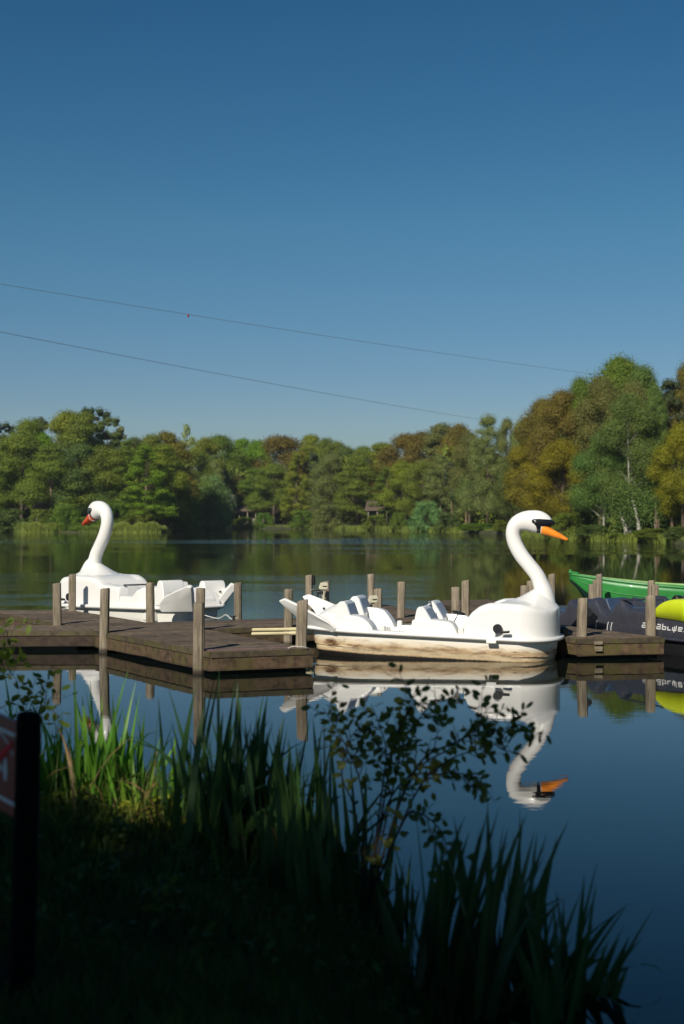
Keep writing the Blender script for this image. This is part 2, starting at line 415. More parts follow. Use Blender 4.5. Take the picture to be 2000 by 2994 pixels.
# far shore: distance of the waterline from the camera by bearing (bearing = x / y)
SH_PX = [-2500, -600, 0, 80, 470, 560, 680, 1000, 1300, 1480, 1668, 1820, 2000, 2400, 4500]
SH_D = [120, 165, 182, 178, 178, 205, 236, 218, 183, 158, 120, 114, 104, 88, 60]
def shore_d(px): return float(np.interp(px, SH_PX, SH_D))
def bearing(px): return (px - 1000) / FPX
def on_land(px, back): # a spot 'back' metres behind the far waterline, in metres
    d = shore_d(px) + back
    return bearing(px) * d, d
V = []; F = []
pxs = list(range(-2500, 4501, 100)); offs = [-3, 0, 1.0, 4, 15, 60, 400, 1500]; zs = [-0.6, -0.05, 0.35, 0.5, 0.7, 1.2, 2, 3]
for px in pxs:
    for o_, z_ in zip(offs, zs):
        d = shore_d(px) + o_ + (1.2 * math.sin(px * 0.021) + 0.8 * math.sin(px * 0.053)) * (o_ < 10)
        V.append((bearing(px) * d, d, z_ + (0.15 * math.sin(px * 0.03 + o_) if o_ > 1 else 0)))
n = len(offs)
for i in range(len(pxs) - 1):
    for j in range(n - 1):
        a = i * n + j; F.append((a, a + n, a + n + 1, a + 1))
tag(mobj('far_shore', V, F, M['shore'], smooth=True), kind='structure')

# ------------------------------------------------------------------ docks
UP = Vector((0, 0, 1))
HAZE = 0.00014
def dock(name, quad, label, ztop=0.30, plank=0.145, face=None, pink_last=False, group='floating wooden dock sections', skip=()):
    """quad a,b,c,d: boards run from edge a-d to edge b-c"""
    a, b_, c, d = [Vector((p[0], p[1], 0)) for p in quad]
    cen = (a + b_ + c + d) / 4
    t = empty(name, cen, 0, label, 'dock', group)
    a, b_, c, d = [p - cen for p in (a, b_, c, d)]
    rnd = random.Random(label)
    L = ((d - a).length + (c - b_).length) / 2; nb = max(2, int(L / plank))
    mb = MB(); pk = MB()
    def bd(mb, s0, s1, z0, z1, inset=0.0):
        p = [a.lerp(d, s0), b_.lerp(c, s0), b_.lerp(c, s1), a.lerp(d, s1)]
        mb.prism([(q.x, q.y) for q in p], z0, z1)
    for i in range(nb):
        s0 = (i + 0.045) / nb; s1 = (i + 1 - 0.045) / nb
        dz = rnd.uniform(-0.006, 0.004)
        if pink_last and i == 1: bd(pk, s0, s1, ztop - 0.03, ztop + 0.004)
        else: bd(mb, s0, s1, ztop - 0.035 + dz, ztop + dz)
    mb.build('deck_boards', M['board'], t)
    if pk.v: pk.build('replacement_board', M['board_pink'], t)
    # fascia boards along the four sides, each a mesh
    cs = [a, b_, c, d]; th = 0.045
    for k in range(4):
        if k in skip: continue
        p, q = cs[k], cs[(k + 1) % 4]; e = (q - p).normalized(); nrm = Vector((e.y, -e.x, 0))
        fb = MB(); g = 0.002
        off = -0.003 if k % 2 else 0.0
        pp = p + nrm * g; qq = q + nrm * g
        if k % 2 == 0: pp = pp - e * (th + .002); qq = qq + e * (th + .002)
        nseg = max(1, int((q - p).length / 0.45)); rows = []
        # wavy lower edge that dips towards the water
        vs = []; fs = []
        for i in range(nseg + 1):
            f_ = i / nseg; x0 = pp.lerp(qq, f_); zb = 0.055 + rnd.uniform(-0.012, 0.012)
            x1 = x0 + nrm * th
            vs += [(x0.x, x0.y, zb), (x1.x, x1.y, zb), (x1.x, x1.y, ztop - 0.006 + off), (x0.x, x0.y, ztop - 0.006 + off)]
        for i in range(nseg):
            o_ = i * 4
            for j in range(4):
                j2 = (j + 1) % 4; fs.append((o_ + j, o_ + j2, o_ + 4 + j2, o_ + 4 + j))
        fs += [(3, 2, 1, 0), (nseg * 4, nseg * 4 + 1, nseg * 4 + 2, nseg * 4 + 3)]
        fb.add(vs, fs)
        fo = fb.build('fascia_board', face or M['fascia'], t)
    for k in range(4):
        if k in skip: continue
        p, q = cs[k], cs[(k + 1) % 4]; e = (q - p).normalized(); nrm = Vector((e.y, -e.x, 0)); eb = MB()
        p = p - e * (th + .012 if k % 2 == 0 else -.002); q = q + e * (th + .012 if k % 2 == 0 else -.002)
        L_ = (q - p).length; ns_ = max(1, int(L_ / 1.1))
        for i in range(ns_):
            u0 = p + e * (L_ * i / ns_ + .004); u1 = p + e * (L_ * (i + 1) / ns_ - .004); o_ = rnd.uniform(-.004, .004)
            A_ = [u0 + nrm * (th + .004), u0 + nrm * (th + .016 + o_), u1 + nrm * (th + .016 + o_), u1 + nrm * (th + .004)]
            eb.prism([(v.x, v.y) for v in A_], ztop - .075, ztop - .004 + o_)
        eb.build('edge_board', M['edge'], t)
    fl = MB()
    pts = [(p * 0.90) for p in cs]
    fl.prism([(p.x, p.y) for p in pts], -0.25, ztop - 0.06)
    fl.build('float', M['float'], t)
    return t

dock('floating_dock', [(-1.63, 18.10), (-0.44, 18.55), (-2.12, 21.72), (-3.50, 21.17)], 'near end of the dark wooden jetty pointing at the camera beside the right swan boat', pink_last=True)
dock('floating_dock', [(-3.508, 21.185), (-2.128, 21.735), (-3.22, 23.05), (-4.40, 22.66)], 'dark wooden jetty piece at the junction in front of the left swan boat', skip=(0, 2))
dock('floating_dock', [(-4.408, 22.675), (-3.228, 23.065), (-5.05, 26.2), (-6.55, 26.1)], 'dark wooden jetty piece running alongside the hull of the left swan boat', skip=(0,))
dock('floating_dock', [(-9.0, 21.25), (-3.74, 21.50), (-4.32, 22.40), (-9.0, 22.35)], 'low dark jetty section at the left edge in front of the triangular water gap', face=M['fascia_dark'])
dock('floating_dock', [(-2.12, 21.76), (-0.9, 22.32), (-0.82, 24.02), (-3.21, 23.06)], 'cross jetty piece between the two swan boats where the white line is tied')
dock('floating_dock', [(-0.89, 22.325), (3.35, 24.35), (3.2, 26.05), (-0.81, 24.025)], 'cross jetty hidden in part behind the seats of the right swan boat')
dock('floating_dock', [(3.36, 20.08), (4.53, 20.3), (2.78, 24.0), (1.72, 23.5)], 'mossy jetty end with rotting edge boards between right swan boat and grey pedal boat', face=M['fascia_moss'])
dock('floating_dock', [(0.30, 24.65), (1.55, 25.25), (0.55, 28.6), (-0.75, 28.0)], 'jetty finger reaching back towards the open lake behind the right swan boat')
dock('floating_dock', [(3.25, 24.36), (12.0, 27.0), (11.6, 28.3), (3.1, 26.0)], 'far jetty piece under the green rowing boat beyond the grey pedal boat')
dock('floating_dock', [(2.4, 26.0), (3.6, 26.6), (3.0, 29.4), (1.8, 28.9)], 'short jetty finger behind the neck of the right swan boat')

# ------------------------------------------------------------------ mooring posts
def make_post(x, y, ztop, r, seed, mat, lean=(0, 0)):
    rnd = random.Random(seed); seg = 12
    vs = []; fs = []; ph = rnd.uniform(0, 1.5); slant = rnd.uniform(0, .016)
    lev = [-0.9, 0.0, 0.25, 0.5, 0.75, 1.0]
    zz = [-0.9, -0.05, ztop * .3, ztop * .6, ztop * .9, ztop - 0.012, ztop]
    prof = [1.0 + rnd.uniform(-0.05, 0.05) for _ in range(seg)]
    for i, z in enumerate(zz):
        k = 1.03 - 0.05 * i / len(zz) if i < len(zz) - 1 else 0.90
        for s in range(seg):
            a = 2 * math.pi * s / seg + ph
            # squared-off round pole
            q = 1.0 / max(abs(math.cos(a)), abs(math.sin(a))) ; q = 1 + 0.45 * (min(q, 1.30) - 1)
            rr = r * k * prof[s] * q * 0.97
            vs.append((rr * math.cos(a) + lean[0] * z, rr * math.sin(a) + lean[1] * z, z + ((rnd.uniform(-0.006, 0.006) + slant * math.cos(a + ph)) if i >= 5 else 0)))
    for i in range(len(zz) - 1):
        for s in range(seg):
            s2 = (s + 1) % seg; fs.append((i * seg + s, i * seg + s2, (i + 1) * seg + s2, (i + 1) * seg + s))
    vs.append((lean[0] * ztop, lean[1] * ztop, ztop + 0.006)); top = len(vs) - 1; o_ = (len(zz) - 1) * seg
    for s in range(seg): fs.append((o_ + s, o_ + (s + 1) % seg, top))
    o = mobj('mooring_post', vs, fs, mat, smooth=True, angle=32); o.location = (x, y, 0)
    return o
POSTS = [  # x, y, top, radius, pale?, label
 (-4.53, 22.66, .952, .070, 0, 'grey mooring post at the left in the triangular gap between jetty pieces'),
 (-4.91, 25.88, .965, .070, 0, 'mooring post standing in front of the bow of the left swan boat'),
 (-3.535, 21.10, .946, .074, 0, 'tall post in the water at the inner corner of the left jetty'),
 (-3.12, 23.18, .934, .071, 0, 'mooring post in front of the middle of the left swan boat'),
 (-1.842, 18.28, .911, .076, 0, 'nearest and thickest post, green stained, at the left corner of the jetty end'),
 (-2.17, 21.60, .930, .071, 0, 'post seen just above the nearest thick post, before the left swan tail'),
 (-1.77, 24.20, .890, .070, 0, 'post just right of the upswept tail of the left swan boat'),
 (-.842, 22.20, .885, .070, 0, 'post in the gap behind the two pale poles, left of the right swan tail'),
 (-.548, 18.72, .915, .074, 1, 'post at the right corner of the jetty end in front of the swan tail'),
 (-.612, 26.5, .925, .069, 1, 'far post with a black bumper, seen above the right swan tail feathers'),
 (-.292, 24.05, .920, .069, 1, 'post directly behind the first cream outboard motor'),
 (.559, 26.9, .930, .069, 1, 'taller far post behind the rear seats of the right swan boat'),
 (.575, 22.9, .855, .069, 1, 'short split post behind the second cream outboard motor'),
 (.995, 24.25, .905, .069, 1, 'lone post with its shadow on the jetty between the swan boat seats'),
 (1.818, 22.75, .890, .068, 1, 'shorter post of the pair behind the steering wheel of the right swan'),
 (2.117, 24.5, .915, .070, 1, 'taller post of the pair behind the steering wheel of the right swan'),
 (2.93, 23.0, .900, .068, 1, 'short post just left of the base of the right swan neck'),
 (3.27, 24.6, .905, .068, 1, 'middle post half hidden behind the bent neck of the right swan'),
 (3.97, 27.0, .925, .068, 1, 'far post peeping out on the right side of the swan neck'),
 (3.43, 20.42, .845, .072, 1, 'near post with black pulley at the left end of the mossy jetty'),
 (4.54, 20.93, .845, .073, 1, 'near post in front of the white lettering on the grey boat'),
 (4.19, 23.9, .875, .066, 1, 'shortest post of the cluster under the green boat bow'),
 (4.66, 26.0, .855, .066, 1, 'middle post of the cluster under the green boat bow'),
 (5.13, 28.4, .865, .066, 1, 'tallest post of the cluster crossing the green boat side'),
 (5.62, 25.9, .850, .066, 1, 'taller post of the right hand pair before the green boat'),
 (5.33, 24.2, .850, .066, 1, 'shorter post of the right hand pair before the green boat'),
]
for i, (x, y, zt, r, pale, lab) in enumerate(POSTS):
    o = make_post(x, y, zt, r, i * 7 + 3, M['post_pale'] if pale else M['post'], ((i * 37 % 11 - 5) * .0045 + .008, (i * 23 % 7 - 3) * .004))
    tag(o, lab, 'post', 'wooden mooring posts standing in the water')

# ------------------------------------------------------------------ swan pedal boats
def interp(x, tab):
    return float(np.interp(x, [p[0] for p in tab], [p[1] for p in tab]))
def sstep(a, b, x):
    t = min(1, max(0, (x - a) / (b - a))); return t * t * (3 - 2 * t)
def sheer(x): return -0.028 * x
def halfw(x, W=0.70, xb=1.42, xt=1.86, xs=-0.85, xe=-1.75):
    if x > xb:
        t = min(1, (x - xb) / (xt - xb)); return W * (1 - .16 * t) * max(0, 1 - t ** 2.6) ** (1 / 2.3)
    if x < xs:
        t = (xs - x) / (xs - xe); return W - (W * 0.47) * t ** 1.7
    return W
def outline(inset=0.0, hw=halfw, xe=-1.75, xt=1.86, n=70, xr=0.05):
    """half outline from stern centre to bow centre on the +y side: list of (x, y)"""
    xs_ = [xe + (xt - xe) * (0.5 - 0.5 * math.cos(math.pi * i / n)) for i in range(n + 1)]
    out = []
    for x in xs_:
        wv = hw(x)
        tr = (x - xe) / 0.10                   # rounded transom corner
        if tr < 1: wv *= 0.80 + 0.20 * math.sqrt(max(0, 1 - (1 - tr) ** 2))
        out.append((x, wv))
    return out
def ring(inset, z, hw=halfw, xe=-1.75, xt=1.86, shr=sheer, n=70):
    h = outline(0, hw, xe, xt, n); pts = []
    xm = (xe + xt) / 2; half = (xt - xe) / 2
    for x, y in h:
        sx = (half - inset) / half
        yy = max(0.0, y - inset) if y > 1e-6 else 0.0
        pts.append((xm + (x - xm) * sx, yy, z + shr(x)))
    full = pts + [(x, -y, z_) for x, y, z_ in reversed(pts[:-1])]
    return full
def loft_rings(name, rings, m, parent, cap0=False, cap1=False, angle=40):
    n = len(rings[0]); vs = [p for r in rings for p in r]; fs = []
    for i in range(len(rings) - 1):
        for k in range(n):
            k2 = (k + 1) % n
            fs.append((i * n + k2, i * n + k, (i + 1) * n + k, (i + 1) * n + k2))
    if cap0: fs.append(tuple(range(n)))
    if cap1: fs.append(tuple((len(rings) - 1) * n + k for k in range(n - 1, -1, -1)))
    return mobj(name, vs, fs, m, parent, smooth=True, angle=angle, recalc=True)

def shell(name, T, hw, x0, x1, zb, m, parent, nx=180, ny=96, inset=0.03, round_=14, shr=sheer, angle=50):
    """closed-looking moulded top shell: height T(x,y) over the boat's plan, dropping to zb at its edge"""
    vs = []; fs = []
    us = [-math.sin(math.pi / 2 * (1 - 2 * j / ny)) for j in range(ny + 1)]
    us = [u if abs(u) < .999 else math.copysign(1, u) for u in us]
    xs_ = [x0 + (x1 - x0) * i / nx for i in range(nx + 1)]
    for x in xs_:
        wv = max(0.0, hw(x) - inset)
        ef = min(1, (x1 - x) / 0.05) if x > x1 - 0.05 else 1
        for u in us:
            y = wv * u
            r_ = max(0, 1 - abs(u) ** round_) ** (1 / round_)
            z0 = zb + shr(x)
            z = z0 + (T(x, y) - z0) * r_
            vs.append((x, y, max(z, z0) if abs(u) > .98 else z))
    for i in range(nx):
        for j in range(ny):
            a = i * (ny + 1) + j; fs.append((a, a + ny + 1, a + ny + 2, a + 1))
    # skirts at both ends down to the deck
    for xi, fl in ((0, 1), (nx, 0)):
        b0 = len(vs)
        for j in range(ny + 1):
            v = vs[xi * (ny + 1) + j]; vs.append((v[0], v[1], zb + shr(v[0]) - 0.02))
        for j in range(ny):
            a = xi * (ny + 1) + j
            f = (a, a + 1, b0 + j + 1, b0 + j)
            fs.append(f if fl else f[::-1])
    return mobj(name, vs, fs, m, parent, smooth=True, angle=angle)

def catmull(tab, n):
    P = [np.array(p, float) for p in tab]; P = [2 * P[0] - P[1]] + P + [2 * P[-1] - P[-2]]
    out = []
    for i in range(1, len(P) - 2):
        for k in range(n):
            t = k / n
            out.append(0.5 * ((2 * P[i]) + (-P[i - 1] + P[i + 1]) * t + (2 * P[i - 1] - 5 * P[i] + 4 * P[i + 1] - P[i + 2]) * t * t + (-P[i - 1] + 3 * P[i] - 3 * P[i + 1] + P[i + 2]) * t ** 3))
    out.append(P[-2]); return out

NECK = [  # x, z, in-plane radius, sideways radius
 (1.650, 0.50, .185, .18), (1.645, 0.66, .175, .175), (1.642, 0.80, .160, .160), (1.630, 0.94, .134, .142), (1.590, 1.07, .113, .125), (1.535, 1.19, .105, .115),
 (1.425, 1.33, .103, .11), (1.335, 1.44, .105, .11), (1.265, 1.55, .105, .108), (1.215, 1.66, .104, .106), (1.196, 1.76, .104, .106), (1.212, 1.85, .110, .108),
 (1.262, 1.915, .120, .112), (1.345, 1.950, .136, .120), (1.440, 1.958, .150, .126), (1.545, 1.945, .160, .126), (1.625, 1.934, .144, .110), (1.688, 1.926, .112, .084), (1.732, 1.920, .072, .054), (1.752, 1.918, .03, .022)]
def inpoly(x, z, poly):
    c = False; j = len(poly) - 1
    for i in range(len(poly)):
        xi, zi = poly[i]; xj, zj = poly[j]
        if (zi > z) != (zj > z) and x < (xj - xi) * (z - zi) / (zj - zi) + xi: c = not c
        j = i
    return c
def neck_verts(tab, seg=64, n=12):
    P = catmull(tab, n); vs = []; N_ = len(P)
    for i, p in enumerate(P):
        a = P[max(0, i - 1)]; b = P[min(N_ - 1, i + 1)]
        tx, tz = b[0] - a[0], b[1] - a[1]; L = math.hypot(tx, tz) or 1; tx /= L; tz /= L
        for k in range(seg):
            th = 2 * math.pi * k / seg
            c, s = math.cos(th), math.sin(th)
            vs.append((p[0] - tz * c * max(p[2], .001), s * max(p[3], .001), p[1] + tx * c * max(p[2], .001)))
    fs = []
    for i in range(N_ - 1):
        for k in range(seg):
            k2 = (k + 1) % seg; fs.append((i * seg + k, i * seg + k2, (i + 1) * seg + k2, (i + 1) * seg + k))
    fs.append(tuple((N_ - 1) * seg + k for k in range(seg)))
    return vs, fs
MASK = [(1.488, 1.972), (1.52, 1.985), (1.60, 1.984), (1.70, 1.976), (1.83, 1.962), (1.83, 1.70), (1.540, 1.70), (1.540, 1.775), (1.552, 1.84), (1.545, 1.885), (1.512, 1.92), (1.488, 1.935)]

def swan_boat(O, hd, s, label, hullmat, topmat, beakmat, second=False):
    t = empty('swan_boat', (O[0], O[1], 0), R(hd), label, 'pedal boat', 'swan pedal boats moored at the jetty'); t.scale = (s, s, s)
    hw = halfw
    def rg(i, z): return ring(i, z)
    # hull
    loft_rings('hull', [rg(.22, -.20), rg(.11, -.08), rg(.075, 0.02), rg(.066, .10), rg(.052, .115), rg(.045, .20), rg(.03, .335)], hullmat, t, cap0=True)
    # gunwale rim
    loft_rings('rim', [rg(.028, .325), rg(-.025, .322), rg(-.048, .335), rg(-.052, .355), rg(-.044, .374), rg(-.02, .385), rg(.02, .387)], topmat, t, angle=60)
    # moulded upper shell
    PF = [(.615, .36), (.63, .50), (.66, .60), (.73, .69), (.83, .768), (.90, .797), (.97, .818), (1.1, .825), (1.42, .81), (1.6, .76), (1.75, .70), (1.86, .60)]
    PR = [(-1.75, .45), (-1.70, .50), (-1.5, .585), (-1.3, .61), (-1.04, .612), (-.92, .598), (-.84, .57), (-.77, .52), (-.72, .46), (-.675, .36)]
    PC = [(-1.75, .44), (-1.70, .50), (-1.6, .62), (-1.45, .71), (-1.33, .75), (-1.2, .76)]
    AR = [(-.15, .37), (-.13, .56), (0, .575), (.18, .572), (.40, .552), (.46, .52), (.50, .46), (.53, .37)]
    nx0 = 1.60 if not second else 1.42
    PF1 = PF
    if second:
        PF = [(-.38, .36), (-.35, .66), (-.32, .70), (.20, .72), (.25, .745), (.33, .79), (.45, .825), (.6, .84), (1.1, .84), (1.42, .80), (1.6, .74), (1.75, .68), (1.86, .60)]
        PR = [(-1.75, .45), (-1.70, .50), (-1.5, .60), (-1.3, .67), (-1.15, .69), (-1.0, .68), (-.88, .64), (-.78, .585), (-.70, .555), (-.42, .55), (-.38, .55)]
        AR = [(-.5, .37), (.6, .37)]
    def T(x, y):
        ay = abs(y); z = .372 + sheer(x)
        side = sstep(.44, .475, ay)
        if -.66 < x < (.95 if not second else .2):
            k = sstep(-.66, -.63, x) * (1 - (sstep(.92, .95, x) if not second else sstep(.12, .2, x))) * (1 - side)
            z = z * (1 - k) + .15 * k
        if x > (-.385 if second else .60):
            p = interp(x, PF) if not (second and y < -.1) else interp(x, PF1)
            hood = side + (1 - side) * (sstep(.86, 1.02, x) if not second else sstep(.10, .22, x))
            p2 = p - 0.03 * (1 - sstep(.40, .6, ay)) * (x < 1.25)
            if second and x < .8: p2 = p
            r = math.hypot((x - nx0) * (1.0 if x > nx0 else .9), y * 1.0)
            cone = (.985 if not second else 1.02) - .66 * max(0, r - .10) - max(0, x - nx0 + .02) * 0.55
            p2 = max(p2, cone) + 0.02 * math.exp(-((p2 - cone) / .05) ** 2)
            z = max(z, (z + (p2 - z) * hood))
        if x < (-.38 if second else -.60):
            p = interp(x, PR) + (0.04 if y > 0 else 0) * sstep(-1.6, -1.2, x) * sstep(-.72, -.85, x)
            pc = interp(x, PC)
            mid = 1 - sstep(.20, .62, ay)
            rear = (1 - sstep(-1.22, -1.19, x)) if not second else (1 - sstep(-1.46, -1.43, x))
            zz = p * (1 - mid * rear) + max(p, pc) * mid * rear
            cut = (1 - rear) * (1 - sstep(.40, .44, ay))
            z = zz * (1 - cut) + .15 * cut
        if -.2 < x < .6:
            z = max(z, z + (interp(x, AR) - z) * side)
        return z
    shell('upper_shell', T, hw, -1.74, 1.855, .36, topmat, t, nx=240, ny=110)
    # seats: four backrests with cushions
    fr = [(-.16, .16), (-.125, .60), (-.10, .705), (-.075, .74), (-.015, .745), (.012, .72), (.145, .50), (.15, .16)]
    rr = [(-1.33, .40), (-1.31, .60), (-1.275, .755), (-1.24, .795), (-1.175, .80), (-1.145, .77), (-1.065, .55), (-1.06, .40)]
    for prof, xc in ((fr, .30), (rr, -.88)):
        for y0, dz, dx in ((-.62, 0.0, 0.03), (.20, .03, -.02)):
            if second: dx = -.40 if prof is fr else -.24
            if second and prof is fr and y0 > 0: continue
            b = MB(); b.prism_y([(x + dx, z + dz) for x, z in prof], y0, y0 + .42); sb = b.build('seat_back', topmat, t, bevel=.013, seg=2)
            (xa_, za_), (xb_, zb_) = prof[-3], prof[-2]
            xa2, za2 = xa_ + .06 * (xb_ - xa_), za_ + .06 * (zb_ - za_)
            b = MB(); b.prism_y([(xa2 + dx - .01, za2 + dz - .006), (xa2 + dx + .010, za2 + dz + .006), (xb_ + dx + .010, zb_ + dz + .006), (xb_ + dx - .01, zb_ + dz - .006)], y0 + .012, y0 + .408); b.build('seat_shade_panel', M['seat_shade'], sb, bevel=.004)  # thin panel added to the backrest front to carry its shaded tone
            b = MB(); b.box((xc + dx - .0, y0 + .22, .27), (.34, .43, .22)); b.build('seat_cushion', topmat, t, bevel=.04, seg=3)
    # tail: two flared plates
    for sg in (-1, 1):
        b = MB()
        inner = [(-1.22, .655, .42), (-1.30, .69, .52), (-1.48, .67, .645), (-1.85, .60, .75), (-2.20, .53, .845), (-2.27, .50, .82), (-2.16, .43, .70), (-1.98, .34, .50), (-1.86, .27, .375), (-1.55, .45, .37), (-1.25, .62, .365)]
        if not second: inner = [(-1.22, .655, .42), (-1.30, .69, .50), (-1.50, .67, .60), (-1.80, .60, .735), (-2.06, .54, .835), (-2.15, .50, .80), (-2.07, .46, .71), (-1.94, .42, .60), (-1.84, .37, .48), (-1.70, .33, .37), (-1.25, .62, .365)]
        elif sg < 0: inner = [(-1.22 + (x + 1.22) * .58, y, .37 + (z - .37) * .86) for x, y, z in inner]
        else: inner = [(-1.62 + (x + 1.22) * .60, y + .05, .37 + (z - .37) * .90) for x, y, z in inner]
        nrm = Vector((-.35, .85, -.30)).normalized() * ((.08 if sg > 0 else .14) if second else .055)
        A = [Vector(p) for p in inner]; B = [p + nrm for p in A]
        A = [Vector((p.x, p.y * sg, p.z)) for p in A]; B = [Vector((p.x, p.y * sg, p.z)) for p in B]
        n_ = len(A); ca = sum(A, Vector()) / n_; cb = sum(B, Vector()) / n_
        vs = A + B + [ca, cb]; fs = []
        for k in range(n_):
            k2 = (k + 1) % n_
            fs += [(k, k2, 2 * n_), (n_ + k2, n_ + k, 2 * n_ + 1), (k2, k, n_ + k, n_ + k2)]
        o = mobj('tail_plate', vs, fs, topmat, t, smooth=True, angle=40, recalc=True)
        md = o.modifiers.new('bevel', 'BEVEL'); md.width = .018; md.segments = 3; md.limit_method = 'ANGLE'; md.angle_limit = R(40)
        bo = MB(); bo.tube([(-1.80 if not second else -1.56, sg * .50, .62), (-1.80 if not second else -1.56, sg * .475, .618)], .016, 10); bo.build('bolt', M['black'], o)
    # tail centre fin
    b = MB(); b.prism_y([(-1.74, .36), (-1.72, .50), (-1.62, .60), (-1.55, .60), (-1.50, .36)], -.30, .30); b.build('stern_block', topmat, t, bevel=.04, seg=3)
    # neck and head: one continuous surface
    tab = [list(p) for p in NECK]
    if second:
        tab = [[p[0] - .17 + (.02 if p[1] < 1 else 0), p[1], p[2] * 1.0, p[3] * 1.0] for p in tab]
        tab[0] = [1.50, .50, .34, .34]; tab[1] = [1.50, .72, .29, .29]; tab[2] = [1.485, .86, .22, .225]; tab[3] = [1.46, .98, .165, .175]
    dx = -.17 if second else 0.0
    nv, nf = neck_verts(tab)
    nk = mobj('neck_and_head', nv, nf, topmat, t, smooth=True)
    # black face patch: a thin skin 2 mm proud of the head
    used = {}; pv = []; pf = []
    MS, MN = 320, 50
    hv, hf = neck_verts(tab[11:], MS, MN); P = catmull(tab[11:], MN)
    for f in hf[:-1]:
        cx = sum(hv[i][0] for i in f) / 4 - dx; cz = sum(hv[i][2] for i in f) / 4
        if cz > 1.6 and inpoly(cx, cz, MASK):
            idx = []
            for i in f:
                if i not in used:
                    c = P[i // MS]; v = Vector(hv[i]); d = (v - Vector((c[0], 0, c[1])))
                    d = d.normalized() if d.length > 1e-6 else Vector((1, 0, 0))
                    used[i] = len(pv); pv.append(v + d * .0025)
                idx.append(used[i])
            pf.append(tuple(idx))
    mobj('face_patch', pv, pf, M['blackgloss'], nk, smooth=True)
    kb = MB(); kb.lathe([(.001 + .047 * math.sin(math.pi * i / 12), -.075 * math.cos(math.pi * i / 12)) for i in range(13)], seg=20)
    kv = [Vector((v[2] * 1.25 + 1.706 + dx, v[1] * 1.1, v[0] * 0.95 + 1.932 - (v[2]) * .14)) for v in kb.v]
    mobj('bill_knob', kv, kb.f, M['blackgloss'], nk, smooth=True, recalc=True)
    # bill
    secs = [(1.612, 1.843, .084, .106), (1.65, 1.834, .080, .103), (1.71, 1.808, .066, .092), (1.79, 1.772, .053, .074), (1.88, 1.735, .039, .055), (1.95, 1.703, .026, .040), (1.978, 1.691, .017, .024), (1.983, 1.688, .006, .01)]
    S = catmull([list(q) for q in secs], 5); vs = []; fs = []; sg_ = 24
    for q in S:
        for k in range(sg_):
            a = 2 * math.pi * k / sg_; c, s_ = math.cos(a), math.sin(a)
            vs.append((q[0] + dx + .10 * q[2] * s_, q[3] * math.copysign(abs(c) ** .75, c), q[1] + q[2] * math.copysign(abs(s_) ** .8, s_)))
    for i in range(len(S) - 1):
        for k in range(sg_):
            k2 = (k + 1) % sg_; fs.append((i * sg_ + k, i * sg_ + k2, (i + 1) * sg_ + k2, (i + 1) * sg_ + k))
    fs += [tuple(range(sg_)), tuple((len(S) - 1) * sg_ + k for k in range(sg_))]
    mobj('bill', vs, fs, beakmat, nk, smooth=True, recalc=True)
    rgv = MB(); pts = []
    for k in range(25):
        a = 2 * math.pi * k / 24; c, s_ = math.cos(a), math.sin(a)
        pts.append((1.614 + dx + .012 * s_, .1055 * math.copysign(abs(c) ** .75, c), 1.845 + .0875 * math.copysign(abs(s_) ** .8, s_)))
    rgv.tube(pts, .0045, 6); rgv.build('bill_outline', M['eye'], nk, smooth=True)
    for sg in (-1, 1):
        e = empty('tmp'); bpy.data.objects.remove(e)
        yb = sg * .1195
        b = MB(); b.tube([(1.528 + dx, yb - sg * .02, 1.951), (1.528 + dx, yb + sg * .006, 1.953), (1.528 + dx, yb + sg * .010, 1.953)], [.022, .022, .016], 16)
        eo = b.build('eye', M['eye'], nk, smooth=True)
        b = MB(); b.tube([(1.531 + dx, yb, 1.953), (1.531 + dx, yb + sg * .014, 1.953)], .0105, 12); b.build('pupil', M['black'], eo)
        b = MB(); b.tube([(1.531 + dx, yb, 1.955), (1.531 + dx, yb + sg * .0165, 1.956)], .0035, 8); b.build('glint', M['eye'], eo)
    # collar seam
    if not second:
        P1 = []
        for k in range(40):
            a = 2 * math.pi * k / 40
            P1.append((1.658 + .158 * math.cos(a), .172 * math.sin(a), .80 - .170 * math.cos(a)))
        P1.append(P1[0])
        b = MB(); b.tube(P1, .006, 6, caps=False); b.build('collar_seam', M['cream'], t, smooth=True)
    # steering wheel
    wc = Vector((.44 if not second else -.02, -.16, .635 if not second else .60)); b = MB()
    ax = Vector((.25, 0, 1)).normalized(); uu = ax.cross(Vector((0, 1, 0))).normalized(); vv = ax.cross(uu)
    b.tube([wc + (uu * math.cos(a) + vv * math.sin(a)) * .088 for a in [2 * math.pi * k / 24 for k in range(25)]], .014, 8, caps=False)
    for k in range(3):
        a = 2 * math.pi * k / 3; b.tube([wc - ax * .01, wc + (uu * math.cos(a) + vv * math.sin(a)) * .085], .010, 6)
    b.tube([wc - ax * .02, wc + ax * .012], .03, 12)
    swo = b.build('steering_wheel', M['black'], t, smooth=True)
    b = MB(); b.tube([wc, wc - ax * .10 + Vector((-.03, 0, 0)), wc - ax * .16 + Vector((-.05, 0, 0)), wc - ax * .40], .009, 8); b.build('steering_column', M['chrome'], t, smooth=True)
    if not second: b = MB(); b.box((.66, -.16, .42), (.20, .5, .30)); b.build('console', topmat, t, bevel=.03)
